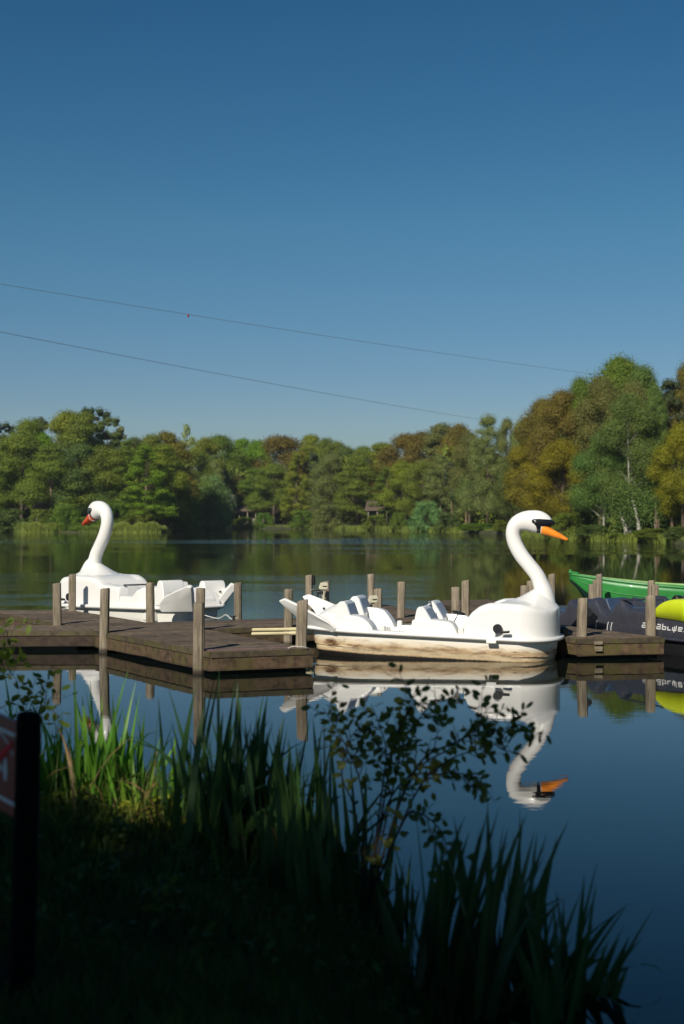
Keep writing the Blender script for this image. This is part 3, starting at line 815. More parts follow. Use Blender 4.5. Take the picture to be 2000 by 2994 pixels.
    # pedal crank showing at the side
    for sg in ((-1,) if not second else (1,)):
        b = MB(); b.tube([(1.108, sg * .70, .468), (1.108, sg * .735, .468)], .064, 24)
        pd = b.build('pedal_disc', M['black'], t, smooth=True)
        b = MB(); b.tube([(1.09, sg * .715, .42), (1.085, sg * .715, .352)], .011, 8); b.tube([(1.07, sg * .72, .350), (1.20, sg * .76, .425)], .008, 8); b.build('crank', M['chrome'], pd, smooth=True)
        b = MB(); b.box((1.225, sg * .79, .428), (.125, .09, .032), ry=-.08); b.build('pedal', M['black'], pd, bevel=.008)
        b = MB(); b.prism_y([(1.06, .345), (1.13, .345), (1.09, .372)], sg * .690 - .02, sg * .690 + .02); b.build('pedal_slot', M['black'], pd)
        b = MB(); b.box((1.03, sg * .755, .287), (.14, .055, .045)); b.build('rim_bracket', topmat, t, bevel=.008)
    for x_, y_ in (() if second else ((-.58, -.56), (.57, -.60), (-.62, .56))):
        b = MB(); b.box((x_, y_, .40), (.07, .09, .11)); b.build('rowlock_block', M['white_old'], t, bevel=.012)
    if second:
        b = MB(); b.tube([(-.34, .56, .715), (-.52, -.30, .72)], .013, 8); b.build('hand_rail', M['slate'], t, smooth=True)
        b = MB(); b.prism_y([(1.47, .42), (1.56, .435), (1.58, .50), (1.50, .50)], .0, .66); b.build('vent_opening', M['slate_low'], t)
    else:
        b = MB(); b.tube([(-.06, -.21, .735), (-.06, .21, .765)], .013, 8); b.tube([(-.02, -.02, .74), (.03, -.02, .45)], .018, 8); b.build('hand_rail', M['slate'], t, smooth=True)
    return t
sw1 = swan_boat((1.302, 20.685), -17, 1.0, 'large white swan boat on the right, brown stained hull and orange bill', M['hull_stain'], M['white'], M['orange'])
sw2 = swan_boat((-3.71, 26.21), 132, 1.1, 'white swan boat at the left facing away, clean hull and red bill', M['hull_clean'], M['white'], M['redorange'], second=True)

# ------------------------------------------------------------------ slate pedal boat with lime bow
def hwg(x): return halfw(x, W=.78, xb=1.65, xt=2.25, xs=-1.5, xe=-2.1)
gb = empty('pedal_boat', (4.78, 22.2, 0), R(-62), 'slate grey pedal boat with white lettering and a lime yellow bow cover', 'pedal boat')
def rg2(i, z): return ring(i, z, hwg, -2.1, 2.25, lambda x: 0.0, 80)
loft_rings('hull', [rg2(.25, -.2), rg2(.10, -.05), rg2(.06, .06), rg2(.03, .225)], M['slate_low'], gb, cap0=True)
loft_rings('rim', [rg2(.035, .222), rg2(-.02, .222), rg2(-.03, .236), rg2(-.02, .256), rg2(.0, .262)], M['slate'], gb)
PG = [(-2.1, .30), (-1.8, .44), (-1.5, .50), (-1.2, .50), (-1.12, .60), (-1.07, .69), (-1.0, .67), (-.93, .635), (-.62, .62), (-.53, .73), (-.48, .75), (-.39, .745), (-.30, .64), (-.22, .56), (-.1, .50), (0.0, .58), (.11, .70), (.19, .775), (.24, .76), (.31, .68), (.41, .65), (.85, .665), (1.06, .66), (1.3, .64), (2.25, .45)]
def TG(x, y):
    ay = abs(y); side = sstep(.50, .56, ay)
    p = interp(x, PG)
    flat = .30 if -1.0 < x < -.2 or .1 < x < .75 else .52
    z = flat + (p - flat) * side
    if x > .70: z = max(z, p - .06)
    return z
shell('upper_shell', TG, hwg, -2.09, 2.24, .25, M['slate'], gb, nx=220, ny=70, shr=lambda x: 0.0)
def PD(x):
    t_ = (x - 1.66) / .66; return .53 + .305 * max(0, 1 - abs(t_) ** 2.8) ** .5
def TD(x, y):
    w_ = hwg(x); return .52 + (PD(x) - .52) * max(0, 1 - (abs(y) / .80) ** 4) ** .5
b_ = MB(); vs = []; fs = []; nx_, ny_ = 40, 30
for i in range(nx_ + 1):
    x = 1.02 + (2.28 - 1.02) * i / nx_
    for j in range(ny_ + 1):
        y = (hwg(min(x, 2.24)) - .01) * math.sin(math.pi / 2 * (2 * j / ny_ - 1)); u = abs(2 * j / ny_ - 1)
        zb_ = .545 - (x - 1.06) * .045
        vs.append((x, y, max(zb_, zb_ + (PD(x) - zb_) * (1 - u ** 8) ** .25)))
for i in range(nx_):
    for j in range(ny_):
        a = i * (ny_ + 1) + j; fs.append((a, a + ny_ + 1, a + ny_ + 2, a + 1))
dm = mobj('bow_cover', vs, fs, M['lime'], gb, smooth=True, angle=50)
md = dm.modifiers.new('thick', 'SOLIDIFY'); md.thickness = .02
for x0, y0 in ((-.36, -.50),):
    b = MB(); b.prism_y([(x0, .30), (x0 - .12, .72), (x0 - .06, .75), (x0 + .06, .52), (x0 + .16, .43), (x0 + .44, .41), (x0 + .44, .30)], y0, y0 + .42); b.build('seat', M['blueseat'], gb, bevel=.03, seg=3)
for x0, y0 in ((-1.1, -.50), (-1.1, .08)):
    b = MB(); b.prism_y([(x0, .30), (x0 - .12, .66), (x0 - .06, .69), (x0 + .06, .50), (x0 + .16, .42), (x0 + .40, .41), (x0 + .40, .30)], y0, y0 + .42); b.build('seat', M['slate'], gb, bevel=.03, seg=3)
b = MB(); b.tube([(.21, -.70, .755), (.9, -.62, .79), (1.07, -.60, .80)], .016, 8); b.tube([(1.07, -.60, .80), (1.20, -.58, .62)], .018, 8)
b.tube([(1.33, -.50, .84), (1.75, -.30, .90), (2.0, -.2, .92)], .014, 8); b.build('hand_rail', M['slate'], gb, smooth=True)
for x_, y_ in ((1.30, -.55), (1.86, -.35)):
    b = MB(); b.prism_y([(x_ - .10, .74), (x_ - .06, .83), (x_ - .01, .87), (x_ + .05, .86), (x_ + .07, .80), (x_ + .05, .74)], y_ - .06, y_ + .06); b.build('rail_mount', M['black'], gb, bevel=.015)
# lettering on the near side
def text_mesh(name, s, size, m, shear=0.0, extrude=0.002, space=1.0):
    cu = bpy.data.curves.new(name, 'FONT'); cu.body = s; cu.size = size; cu.shear = shear; cu.extrude = extrude; cu.space_character = space; cu.resolution_u = 3
    o = bpy.data.objects.new(name, cu); C.objects.link(o)
    dg = bpy.context.evaluated_depsgraph_get(); me = bpy.data.meshes.new_from_object(o.evaluated_get(dg))
    bpy.data.objects.remove(o); me.materials.clear(); me.materials.append(m)
    o2 = bpy.data.objects.new(name, me); C.objects.link(o2); return o2
# square-cut strokes of the maker's lettering, built from bars
GL = {
 'a': [[(0, 0), (0, .5), (.5, .5), (.5, 0), (0, 0)], [(.05, 1), (.5, 1), (.5, .5)]],
 'q': [[(.5, 0), (0, 0), (0, .62), (.5, .62), (.5, -.4)]],
 'u': [[(0, .62), (0, 0), (.5, 0), (.5, .62)]],
 'b': [[(0, 1.15), (0, 0), (.5, 0), (.5, .62), (0, .62)]],
 'L': [[(0, .62), (0, 0), (.42, 0)]],
 'W': [[(0, .62), (0, .0), (.5, .0), (.5, 1.0)], [(.25, .8), (.25, -.35)]],
 'e': [[(.5, 0), (0, 0), (0, .8), (.5, .8), (.5, .4), (0, .4)]],
 '_': [[(0, -.06), (.36, -.06)]],
}
b = MB(); xcur = .76; H_ = .065; Wd = .088
for ch, adv in (('a', .118), ('q', .105), ('u', .105), ('a', .118), ('b', .118), ('L', .105), ('W', .125), ('e', .125), ('_', .075), ('_', .075)):
    for st in GL[ch]:
        P_ = [(xcur + px * Wd * 1.7 * .95 + pz * H_ * .22, .372 + pz * H_) for px, pz in st]
        for (xa, za), (xb_, zb_) in zip(P_[:-1], P_[1:]):
            dx_, dz_ = xb_ - xa, zb_ - za; L_ = math.hypot(dx_, dz_); hx, hz = dx_ / L_ * .006, dz_ / L_ * .006; nx2, nz2 = -dz_ / L_ * .007, dx_ / L_ * .007
            b.prism_y([(xa - hx + nx2, za - hz + nz2), (xa - hx - nx2, za - hz - nz2), (xb_ + hx - nx2, zb_ + hz - nz2), (xb_ + hx + nx2, zb_ + hz + nz2)], -.760, -.754)
    xcur += adv
b.build('lettering', M['lettering'], gb)
b = MB()
for k, x_ in enumerate((-.33, -.05, .04)):
    b.tube([(x_, -.765, .27), (x_ + .012, -.772, .33), (x_ + .03, -.765, .40)], .006, 6)
b.build('hull_rib', M['lettering'], gb, smooth=True)

# ------------------------------------------------------------------ green rowing boat
rb = empty('rowing_boat', (7.05, 29.2, 0), R(176), 'bright green rowing boat with dark keel moored beyond the grey pedal boat', 'rowing boat')
def rowsec(s):     # s 0 stern .. 1 bow : half beam, sheer height, keel height, x
    hb = .72 * (1 - max(0, (s - .35) / .65) ** 2.2) * (0.80 + 0.2 * min(1, s / .3)) + .012
    zs = .52 + .30 * max(0, (s - .30) / .70) ** 1.7 + .04 * (1 - s)
    kz = -.12 + (.30 + .62 * max(0, (s - .80) / .20) ** 1.2) * max(0, (s - .62) / .38) ** 2.0
    return hb, zs, min(kz, zs - .12), -2.2 + 4.55 * s
vs = []; fs = []; nst = 34; prof = [(1.0, 1.0), (.985, .86), (.955, .70), (.95, .66), (.86, .42), (.62, .16), (.30, .03), (0.0, 0.0)]
for i in range(nst + 1):
    hb, zs_, kz, x = rowsec(i / nst)
    rowp = [(x + .0, hb * a, kz + (zs_ - kz) * c) for a, c in prof]
    rowp = rowp + [(x, -y, z) for x, y, z in reversed(rowp[:-1])]
    vs += rowp
npf = len(prof) * 2 - 1
for i in range(nst):
    for k in range(npf - 1):
        a = i * npf + k; fs.append((a, a + 1, a + npf + 1, a + npf))
fs.append(tuple(range(npf)))
ho = mobj('hull', vs, fs, M['green'], rb, smooth=True, angle=30, recalc=True)
md = ho.modifiers.new('thick', 'SOLIDIFY'); md.thickness = .025; md.offset = 0
# tarred bottom: separate skin outside the lower planks
vs2 = []; fs2 = []; pl = [(.835, .36), (.64, .15), (.32, .01), (0.0, -.03)]
for i in range(nst + 1):
    hb, zs_, kz, x = rowsec(i / nst); k_ = 1.0
    rowp = [(x, hb * a + .016 * (a > 0), kz + (zs_ - kz) * c - .014) for a, c in pl]; rowp += [(x, -y, z) for x, y, z in reversed(rowp[:-1])]
    vs2 += rowp
for i in range(nst):
    for k in range(6):
        a = i * 7 + k; fs2.append((a, a + 1, a + 8, a + 7))
mobj('tarred_bottom', vs2, fs2, M['green_dark'], rb, smooth=True)
for sg in (-1, 1):
    b = MB(); b.tube([(rowsec(i / 20)[3], sg * (rowsec(i / 20)[0] + .012), rowsec(i / 20)[1] + .012) for i in range(21)], .026, 8); b.build('gunwale', M['pale_rail'] if sg < 0 else M['green'], rb, smooth=True)
b = MB()
for sg in (-1, 1):
    b.tube([(rowsec(i / 20)[3], sg * (rowsec(i / 20)[0] * .957 + .012), rowsec(i / 20)[2] + (rowsec(i / 20)[1] - rowsec(i / 20)[2]) * .68) for i in range(20)], .012, 6)
b.build('rubbing_strake', M['green'], rb, smooth=True)
b = MB(); b.box((2.28, 0, .86), (.20, .16, .05), ry=-.15); b.box((2.34, 0, .89), (.05, .05, .07)); b.build('bow_cap', M['green'], rb, bevel=.01)
for x_ in (-1.2, .1, 1.1):
    b = MB(); s_ = (x_ + 2.2) / 4.55; b.box((x_, 0, .36), (.22, rowsec(s_)[0] * 1.8, .03)); b.build('thwart', M['green'], rb)

# ------------------------------------------------------------------ outboard motors, poles, rope, fender, bumpers
def outboard(x, y, z, rz, label):
    t = empty('outboard_motor', (x, y, z), R(rz), label, 'outboard motor', 'small cream outboard motors on the cross jetty')
    b = MB(); b.prism_y([(-.06, 0), (-.075, .03), (-.045, .115), (.07, .12), (.085, .10), (.085, .02), (.06, 0)], -.055, .055); b.build('cowl', M['cream'], t, bevel=.018, seg=3)
    b = MB(); b.box((.03, -.057, .055), (.07, .006, .018)); b.build('vent', M['slate_low'], t)
    b = MB(); b.tube([(.01, 0, 0), (.01, 0, -.42)], .022, 10); b.build('shaft', M['cream'], t, smooth=True)
    b = MB(); b.box((-.05, 0, -.05), (.10, .07, .05)); b.box((-.09, 0, -.10), (.03, .07, .14)); b.build('clamp', M['slate_low'], t, bevel=.008)
    b = MB(); b.tube([(-.05, 0, -.01), (-.17, 0, .0), (-.21, 0, -.02)], .014, 8); b.build('tiller', M['black'], t, smooth=True)
    return t
outboard(-.315, 23.75, .80, 0, 'cream outboard motor beside the tail feathers of the right swan boat')
outboard(.475, 22.3, .665, 8, 'cream outboard motor top showing above the rear wing of the right swan boat')
for k, (y_, z_, x0, x1, lab) in enumerate(((21.45, .315, -1.36, -.42, 'pale cream pole, upper one of two lying beside the jetty end'), (21.34, .265, -1.36, -.42, 'pale cream pole, lower one of two lying beside the jetty end'))):
    b = MB(); xs_ = [0, .01, .03, .5, .56, .60, .80, .90, .93, .94]
    rs_ = [.012, .022, .026, .026, .026, .031, .031, .029, .020, .01]
    b.tube([(x - .47, .01 * math.sin(x * 3), 0) for x in xs_], rs_, 12)
    o = b.build('wooden_pole', M['poleW'], smooth=True); o.location = ((x0 + x1) / 2, y_, z_); o.rotation_euler = (0, -.012, .03)
    tag(o, lab, 'pole', 'pale wooden poles')
def rope(name, pts, r, label, cat='rope'):
    P_ = catmull([list(p) for p in pts], 8); b = MB(); b.tube([tuple(p) for p in P_], r, 6); o = b.build(name, M['rope'], smooth=True); return tag(o, label, cat)
rope('mooring_line', [(-2.55, 24.35, .40), (-2.40, 24.2, .36), (-2.1, 24.0, .30), (-1.95, 23.85, .37), (-1.86, 23.72, .318), (-1.80, 23.68, .312), (-1.74, 23.74, .33)], .009, 'white line tying the stern of the left swan boat to the jetty')
rope('mooring_line', [(-.70, 18.47, .31), (-.64, 18.43, .335), (-.56, 18.42, .335), (-.45, 18.46, .315), (-.40, 18.62, .25), (-.37, 18.7, .12), (-.36, 18.72, .02), (-.40, 18.74, .03)], .006, 'thin white cord looping off the right corner of the jetty end')
rope('mooring_line', [(-4.95, 26.8, .42), (-5.05, 26.5, .38), (-5.12, 26.25, .32), (-5.18, 26.15, .31)], .010, 'white line at the bow of the left swan boat')
b = MB(); b.lathe([(.02, -.26), (.075, -.24), (.085, -.15), (.085, .15), (.075, .23), (.03, .26)], seg=20)
o = b.build('fender', M['black'], smooth=True); o.location = (3.20, 20.58, .20); o.scale = (1.0, 1.0, 0.86); tag(o, 'black cylindrical fender hanging between swan bow and mossy jetty', 'fender')
b = MB(); b.lathe([(.012, -.09), (.03, -.08), (.034, 0), (.03, .08), (.012, .09)], seg=12)
o = b.build('bumper', M['black'], smooth=True); o.location = (-.612 + .085, 26.5, .83); tag(o, 'black bumper fixed to the far post above the swan tail', 'bumper')
b = MB(); b.tube([(0, -.02, 0), (0, .02, 0)], .06, 20); b.tube([(0, -.026, 0), (0, .026, 0)], .018, 10); b.tube([(0, 0, .0), (-.01, 0, .12)], .012, 8)
o = b.build('pulley', M['black'], smooth=True); o.location = (3.525, 20.40, .645); tag(o, 'black pulley wheel on the near post of the mossy jetty', 'pulley')
b = MB(); b.box((0, 0, 0), (.12, .03, .045)); b.box((.0, 0, -.07), (.11, .03, .045)); b.box((.0, -.012, -.105), (.11, .02, .02))
o = b.build('step_bracket', M['poleW'], bevel=.004); o.data.materials[0] = M['post_pale']; o.location = (3.62, 20.055, .235); o.rotation_euler = (0, 0, .18); tag(o, 'pair of wooden cleat blocks on the mossy jetty face beside its left post', 'cleat')
b = MB(); b.tube([(0, 0, 0), (0, 0, .07)], .022, 8); b.tube([(-.05, 0, .07), (.05, 0, .07)], .014, 8)
o = b.build('dock_cleat', M['slate_low'], smooth=True); o.location = (-1.80, 23.60, .30); tag(o, 'dark mooring cleat on the jetty holding the left swan line', 'cleat')

# ------------------------------------------------------------------ sign on post
sp = empty('warning_sign', (-1.05, 4.66, .42), 0, 'dark sign post in the left foreground with brown pictogram board', 'sign')
b = MB(); b.lathe([(.041, -.5), (.042, 0), (.041, .5), (.0405, .94), (.037, .955), (.018, .962)], seg=24)
po = b.build('post', M['signpost'], sp, smooth=True); po.rotation_euler = (0, R(1.5), 0)
BT = Vector((-.509, .861, 0)); BN = Vector((-.861, -.509, 0))
b0 = Vector((.0, .02, 0)) + BN * .012
def bpt(u, v, d=0): p = b0 + BT * u + BN * d; return (p.x, p.y, v)
def plate(mb, poly, d0, d1):      # poly (u,v) on the board face
    n_ = len(poly); mb.add([bpt(u, v, d0) for u, v in poly] + [bpt(u, v, d1) for u, v in poly], [tuple(range(n_)), tuple(range(2 * n_ - 1, n_ - 1, -1))] + [((i + 1) % n_, i, n_ + i, n_ + (i + 1) % n_) for i in range(n_)])
def sline(mb, p, q, wd, d1=.016):
    dx_, dy_ = q[0] - p[0], q[1] - p[1]; L_ = math.hypot(dx_, dy_); nx2, ny2 = -dy_ / L_ * wd / 2, dx_ / L_ * wd / 2
    plate(mb, [(p[0] + nx2, p[1] + ny2), (p[0] - nx2, p[1] - ny2), (q[0] - nx2, q[1] - ny2), (q[0] + nx2, q[1] + ny2)], .0105, d1)
zt, zb = .925, .605
b = MB(); plate(b, [(-.01, zb), (.66, zb), (.66, zt), (-.01, zt)], -.010, .010); bdp = b.build('board', M['signbrown'], sp, bevel=.003)
b = MB()
for v in (zt - .045, zb + .045): sline(b, (.01, v), (.64, v), .012, .0125)
b.build('border_line', M['signwhite'], bdp)
b = MB()   # figure and small shape
def disc(mb, c, r, n_=14, d=.0125): plate(mb, [(c[0] + r * math.cos(2 * math.pi * k / n_), c[1] + r * math.sin(2 * math.pi * k / n_)) for k in range(n_)], .0105, d)
disc(b, (.235, zt - .125), .022)
plate(b, [(.20, zb + .135), (.27, zb + .135), (.285, zt - .15), (.19, zt - .15)], .0105, .0125)
plate(b, [(.20, zb + .06), (.225, zb + .06), (.232, zb + .134), (.20, zb + .134)], .0105, .0125)
plate(b, [(.245, zb + .06), (.27, zb + .06), (.27, zb + .134), (.238, zb + .134)], .0105, .0125)
sline(b, (.19, zt - .165), (.155, zb + .14), .02, .0125)
plate(b, [(.105, zb + .11), (.125, zb + .11), (.135, zb + .15), (.122, zb + .185), (.108, zb + .185), (.095, zb + .15)], .0105, .0125)
b.build('pictogram', M['signwhite'], bdp)
b = MB(); arc = [(.30 + .30 * math.cos(a), (zt + zb) / 2 - .01 + .125 * math.sin(a)) for a in [math.pi * (.55 + .3 * k / 8) for k in range(9)]]
for p, q in zip(arc[:-1], arc[1:]): sline(b, p, q, .006, .0122)
b.build('fishing_line', M['signwhite'], bdp)
b = MB(); plate(b, [(.03, .862), (.05, .83), (.50, .615), (.57, .635)], .0128, .0145)
b.build('red_slash', M['signred'], bdp)

# ------------------------------------------------------------------ overhead cables
def cable(p, q, sag, r, label):
    b = MB(); P_ = []
    for i in range(61):
        f = i / 60; v = Vector(p).lerp(Vector(q), f); v.z -= sag * 4 * f * (1 - f); P_.append(v)
    b.tube(P_, r, 6); o = b.build('overhead_cable', M['cable'], smooth=True); return tag(o, label, 'cable', 'cables strung across the lake')
def ray(px, py, d): return Vector(((px - 1000) / FPX * d, d, CAM_H + (1510 - py) / FPX * d))
def through(p, q, e0, e1): return p + (p - q) * e0, q + (q - p) * e1
a_, c_ = ray(0, 820, 70), ray(1700, 1088, 128); a2, c2 = through(a_, c_, .25, .05); CA = (a2, c2, .27); cable(a2, c2, .27, .013, 'upper thin cable crossing the sky, with a small red marker')

mk = None
for i in range(2001):
    f = i / 2000; v = CA[0].lerp(CA[1], f); v.z -= CA[2] * 4 * f * (1 - f)
    if abs(v.x / v.y - (552 - 1000) / FPX) < .0006: mk = v.copy(); break
b = MB(); b.lathe([(.01, -.12), (.05, -.07), (.055, .05), (.01, .1)], seg=10); o = b.build('cable_marker', M['marker'], smooth=True); o.location = mk - Vector((0, 0, .06)); tag(o, 'tiny red marker hanging on the upper cable', 'marker')
a_, c_ = ray(0, 960, 76), ray(1400, 1225, 165); a2, c2 = through(a_, c_, .25, .03); cable(a2, c2, .30, .015, 'lower thin cable crossing the sky above the trees')

# ------------------------------------------------------------------ trees
RNG = np.random.default_rng(7)
def leaf_cloud(cent, nrm, size, asp=0.62, rng=RNG):
    n_ = len(cent)
    nrm = nrm / np.maximum(1e-6, np.linalg.norm(nrm, axis=1, keepdims=True))
    r_ = rng.normal(size=(n_, 3)); u = np.cross(nrm, r_); u /= np.maximum(1e-6, np.linalg.norm(u, axis=1, keepdims=True)); v = np.cross(nrm, u)
    s_ = size[:, None]
    return np.stack([cent - u * s_ * .5, cent - v * s_ * .5 * asp, cent + u * s_ * .5, cent + v * s_ * .5 * asp], 1)
def clump_leaves(centers, radii, n_each, size, rng, flat=0.8, droop=0.0):
    cs = []; ns = []
    for c, r in zip(centers, radii):
        k = int(n_each * (r / np.mean(radii)) ** 2)
        d = rng.normal(size=(k, 3)); d /= np.linalg.norm(d, axis=1, keepdims=True)
        rad = r * (1 - 0.55 * rng.random(k) ** 1.8)
        p = d * rad[:, None]; p[:, 2] *= flat
        p += rng.normal(size=(k, 3)) * r * 0.10
        if droop: p[:, 2] -= droop * rng.random(k) ** 2 * r
        cs.append(p + np.array(c)); ns.append(d * 1.4 + rng.normal(size=(k, 3)) * .38 + np.array([0, 0, .3]))
    cs = np.concatenate(cs); ns = np.concatenate(ns)
    return leaf_cloud(cs, ns, size * (0.6 + 0.8 * rng.random(len(cs))), rng=rng)
TREES = {}
def proto_tree(key, H_, W_, kind, nclump, nleaf, leaf, trunk_r, bark, seed, base=.22, extra=None):
    rng = np.random.default_rng(seed); cen = []; rad = []
    limbs = []
    for i in range(8):
        h = .12 + .86 * (i + rng.random()) / 8; env = math.sin(math.pi * min(1, (.16 + .84 * h) ** .9)) ** .5
        a = i * 2.399 + rng.random(); q = env * W_ / 2 * (.35 + .4 * rng.random()) * (1 if i < 7 else .3)
        limbs.append((math.cos(a) * q, math.sin(a) * q, (base + (1 - base) * h) * H_ - W_ * .08))
    for i in range(nclump):
        if kind == 'broad':
            h = rng.random() ** .8; z = base + (1 - base) * h
            env = math.sin(math.pi * min(1, (.16 + .84 * h) ** .9)) ** .55 * (1 - .15 * h)
            r_ = env * (0.45 + .55 * rng.random() ** .6) * W_ / 2 * .80
        elif kind == 'cone':
            h = rng.random() ** 1.15; z = base + (1 - base) * h
            env = (1 - h) ** .75 + .10; r_ = env * (0.25 + .75 * rng.random() ** .5) * W_ / 2 * .85
        elif kind == 'pine':
            h = rng.random() ** .7; z = base + (1 - base) * h
            env = .55 + .45 * math.sin(math.pi * h) ; r_ = env * (rng.random() ** .5) * W_ / 2 * .8
        elif kind == 'willow':
            h = rng.random(); z = base + (1 - base) * h
            env = math.sqrt(max(0, 1 - (h * .93) ** 2)); r_ = env * (.3 + .7 * rng.random() ** .5) * W_ / 2 * .85
        a = rng.random() * 2 * math.pi
        p_ = np.array((math.cos(a) * r_, math.sin(a) * r_, z * H_))
        if kind == 'broad':      # gather the clumps round the main limbs so the outline is uneven
            l_ = min(limbs, key=lambda q: np.linalg.norm((np.array(q) - p_) * (1, 1, .8))); p_ = p_ * .62 + np.array(l_) * .38 + (p_ - np.array(l_)) * .0
        cen.append(tuple(p_))
        rr_ = W_ * {'broad': .150, 'cone': .11, 'pine': .13, 'willow': .13}[kind] * (.7 + .6 * rng.random())
        rad.append(rr_ * (1 - .35 * h))
    cen = [(c[0], c[1], min(c[2], H_ - r * .7)) for c, r in zip(cen, rad)]
    fl = {'broad': .75, 'cone': .45, 'pine': .5, 'willow': .7}[kind]
    L = clump_leaves(cen, rad, nleaf // nclump, leaf, rng, fl, droop={'willow': 1.0, 'cone': .4}.get(kind, 0))
    # loose outer sprays so that the outline breaks up
    k = nleaf // 9; idx = rng.integers(0, len(cen), k); d = rng.normal(size=(k, 3)); d /= np.linalg.norm(d, axis=1, keepdims=True)
    d[:, 2] = np.abs(d[:, 2]) * .9
    C0 = np.array(cen)[idx]; R0 = np.array(rad)[idx]
    sp_ = C0 + d * (R0 * (1 + .35 * rng.random(k)))[:, None]
    L = np.concatenate([L, leaf_cloud(sp_, rng.normal(size=(k, 3)), leaf * .8 * (.5 + rng.random(k)), rng=rng)])
    cr = fast_quads('crown', L, None)
    tb = MB(); lean = rng.normal(size=2) * .015 * H_
    pts = [(0, 0, -.4), (lean[0] * .1, lean[1] * .1, H_ * .12), (lean[0] * .4, lean[1] * .4, H_ * .4), (lean[0] * .8, lean[1] * .8, H_ * .7), (lean[0], lean[1], H_ * .93)]
    tb.tube(pts, [trunk_r * 1.25, trunk_r, trunk_r * .75, trunk_r * .42, trunk_r * .1], 9)
    order = rng.permutation(len(cen))[:max(10, nclump // 3)]
    for j in order:
        c = cen[j]; z0 = max(H_ * .15, c[2] - H_ * (.10 + .12 * rng.random())); f_ = z0 / H_
        st = (lean[0] * f_, lean[1] * f_, z0); mid = ((st[0] + c[0]) * .55, (st[1] + c[1]) * .55, (z0 + c[2]) / 2 + H_ * .015)
        tb.tube([st, mid, c], [trunk_r * .34 * (1.1 - f_), trunk_r * .2 * (1.1 - f_), trunk_r * .06], 5, caps=False)
    tr = tb.build('trunk', bark, smooth=True, angle=60)
    for o in (cr, tr): C.objects.unlink(o)
    cr.data.materials.clear(); cr.data.materials.append(leafmats['olive'])
    cr.material_slots[0].link = 'OBJECT'
    TREES[key] = (cr, tr, H_, W_, base)
leafmats = {
 'olive': leafmat('leaf_olive', (0.153, 0.247, 0.035)), 'yolive': leafmat('leaf_yellow_olive', (0.199, 0.274, 0.029)),
 'green': leafmat('leaf_green', (0.125, 0.240, 0.029)), 'bright': leafmat('leaf_bright_green', (0.147, 0.288, 0.020)),
 'pale': leafmat('leaf_pale', (0.190, 0.290, 0.091), var=.2), 'grey': leafmat('leaf_grey_green', (0.170, 0.240, 0.071), var=.25),
 'brown': leafmat('leaf_bronze', (.188, .180, .032), hue=(1.15, .98, .8)), 'gold': leafmat('leaf_gold', (.245, .218, .018), hue=(1.1, 1.1, .7)),
 'dark': leafmat('leaf_dark_pine', (0.045, 0.080, 0.030), trans=.1), 'darkgreen': leafmat('leaf_dark_green', (0.079, 0.140, 0.032), trans=.15),
 'birch': leafmat('leaf_birch', (0.118, 0.220, 0.050), var=.28), 'lime': leafmat('leaf_yellow_green', (0.227, 0.288, 0.018)),
 'tan': leafmat('leaf_tan', (0.160, 0.198, 0.053), var=.2), 'willow': leafmat('leaf_blue_green', (0.157, 0.309, 0.085), var=.4, hue=(1.3, 1.1, 1.3)),
 'sky': leafmat('leaf_thin_pale', (0.279, 0.387, 0.158), var=.15)}
# far protos (seen at 180 m and more) and near protos (right-hand wood at 110 m)
proto_tree('fb1', 15, 9.5, 'broad', 95, 42000, .18, .22, M['bark'], 11)
proto_tree('fb2', 15, 10.5, 'broad', 100, 44000, .18, .22, M['bark'], 12, base=.16)
proto_tree('fb3', 15, 8.0, 'broad', 90, 40000, .175, .20, M['bark_tan'], 13, base=.12)
proto_tree('fc1', 15, 8.0, 'cone', 120, 34000, .17, .18, M['bark_tan'], 14, base=.14)
proto_tree('fp1', 15, 6.5, 'pine', 40, 16000, .20, .20, M['bark_tan'], 15, base=.45)
proto_tree('fs1', 15, 6.0, 'broad', 30, 1700, .34, .14, M['bark'], 16, base=.35)
proto_tree('nb1', 15, 10.5, 'broad', 130, 80000, .145, .24, M['bark'], 21, base=.18)
proto_tree('nb2', 15, 9.5, 'broad', 120, 75000, .145, .24, M['bark'], 22, base=.25)
proto_tree('nbi', 15, 9.0, 'cone', 140, 60000, .135, .15, M['bark_pale'], 23, base=.20)
proto_tree('nbj', 15, 10.0, 'broad', 150, 75000, .135, .15, M['bark_pale'], 24, base=.22)
proto_tree('nc1', 15, 11.0, 'cone', 130, 55000, .145, .20, M['bark_tan'], 25, base=.16)
proto_tree('np1', 15, 7.0, 'pine', 50, 22000, .18, .22, M['bark_tan'], 26, base=.38)
proto_tree('ns1', 15, 8.5, 'broad', 60, 22000, .16, .16, M['bark'], 27, base=.45)
proto_tree('bush', 4, 5.0, 'willow', 60, 14000, .15, .07, M['bark'], 31, base=.03)
proto_tree('wbush', 8, 8.5, 'willow', 100, 26000, .18, .12, M['bark'], 32, base=.03)
TCNT = 0
WIDE = {'fb1': 1.5, 'fb2': 1.5, 'fb3': 1.55, 'fc1': 1.25, 'fp1': 1.15, 'fs1': 1.1, 'bush': 1.15, 'nb1': 1.35, 'nb2': 1.35, 'ns1': 1.25, 'nbj': 1.2, 'nbi': 1.15}
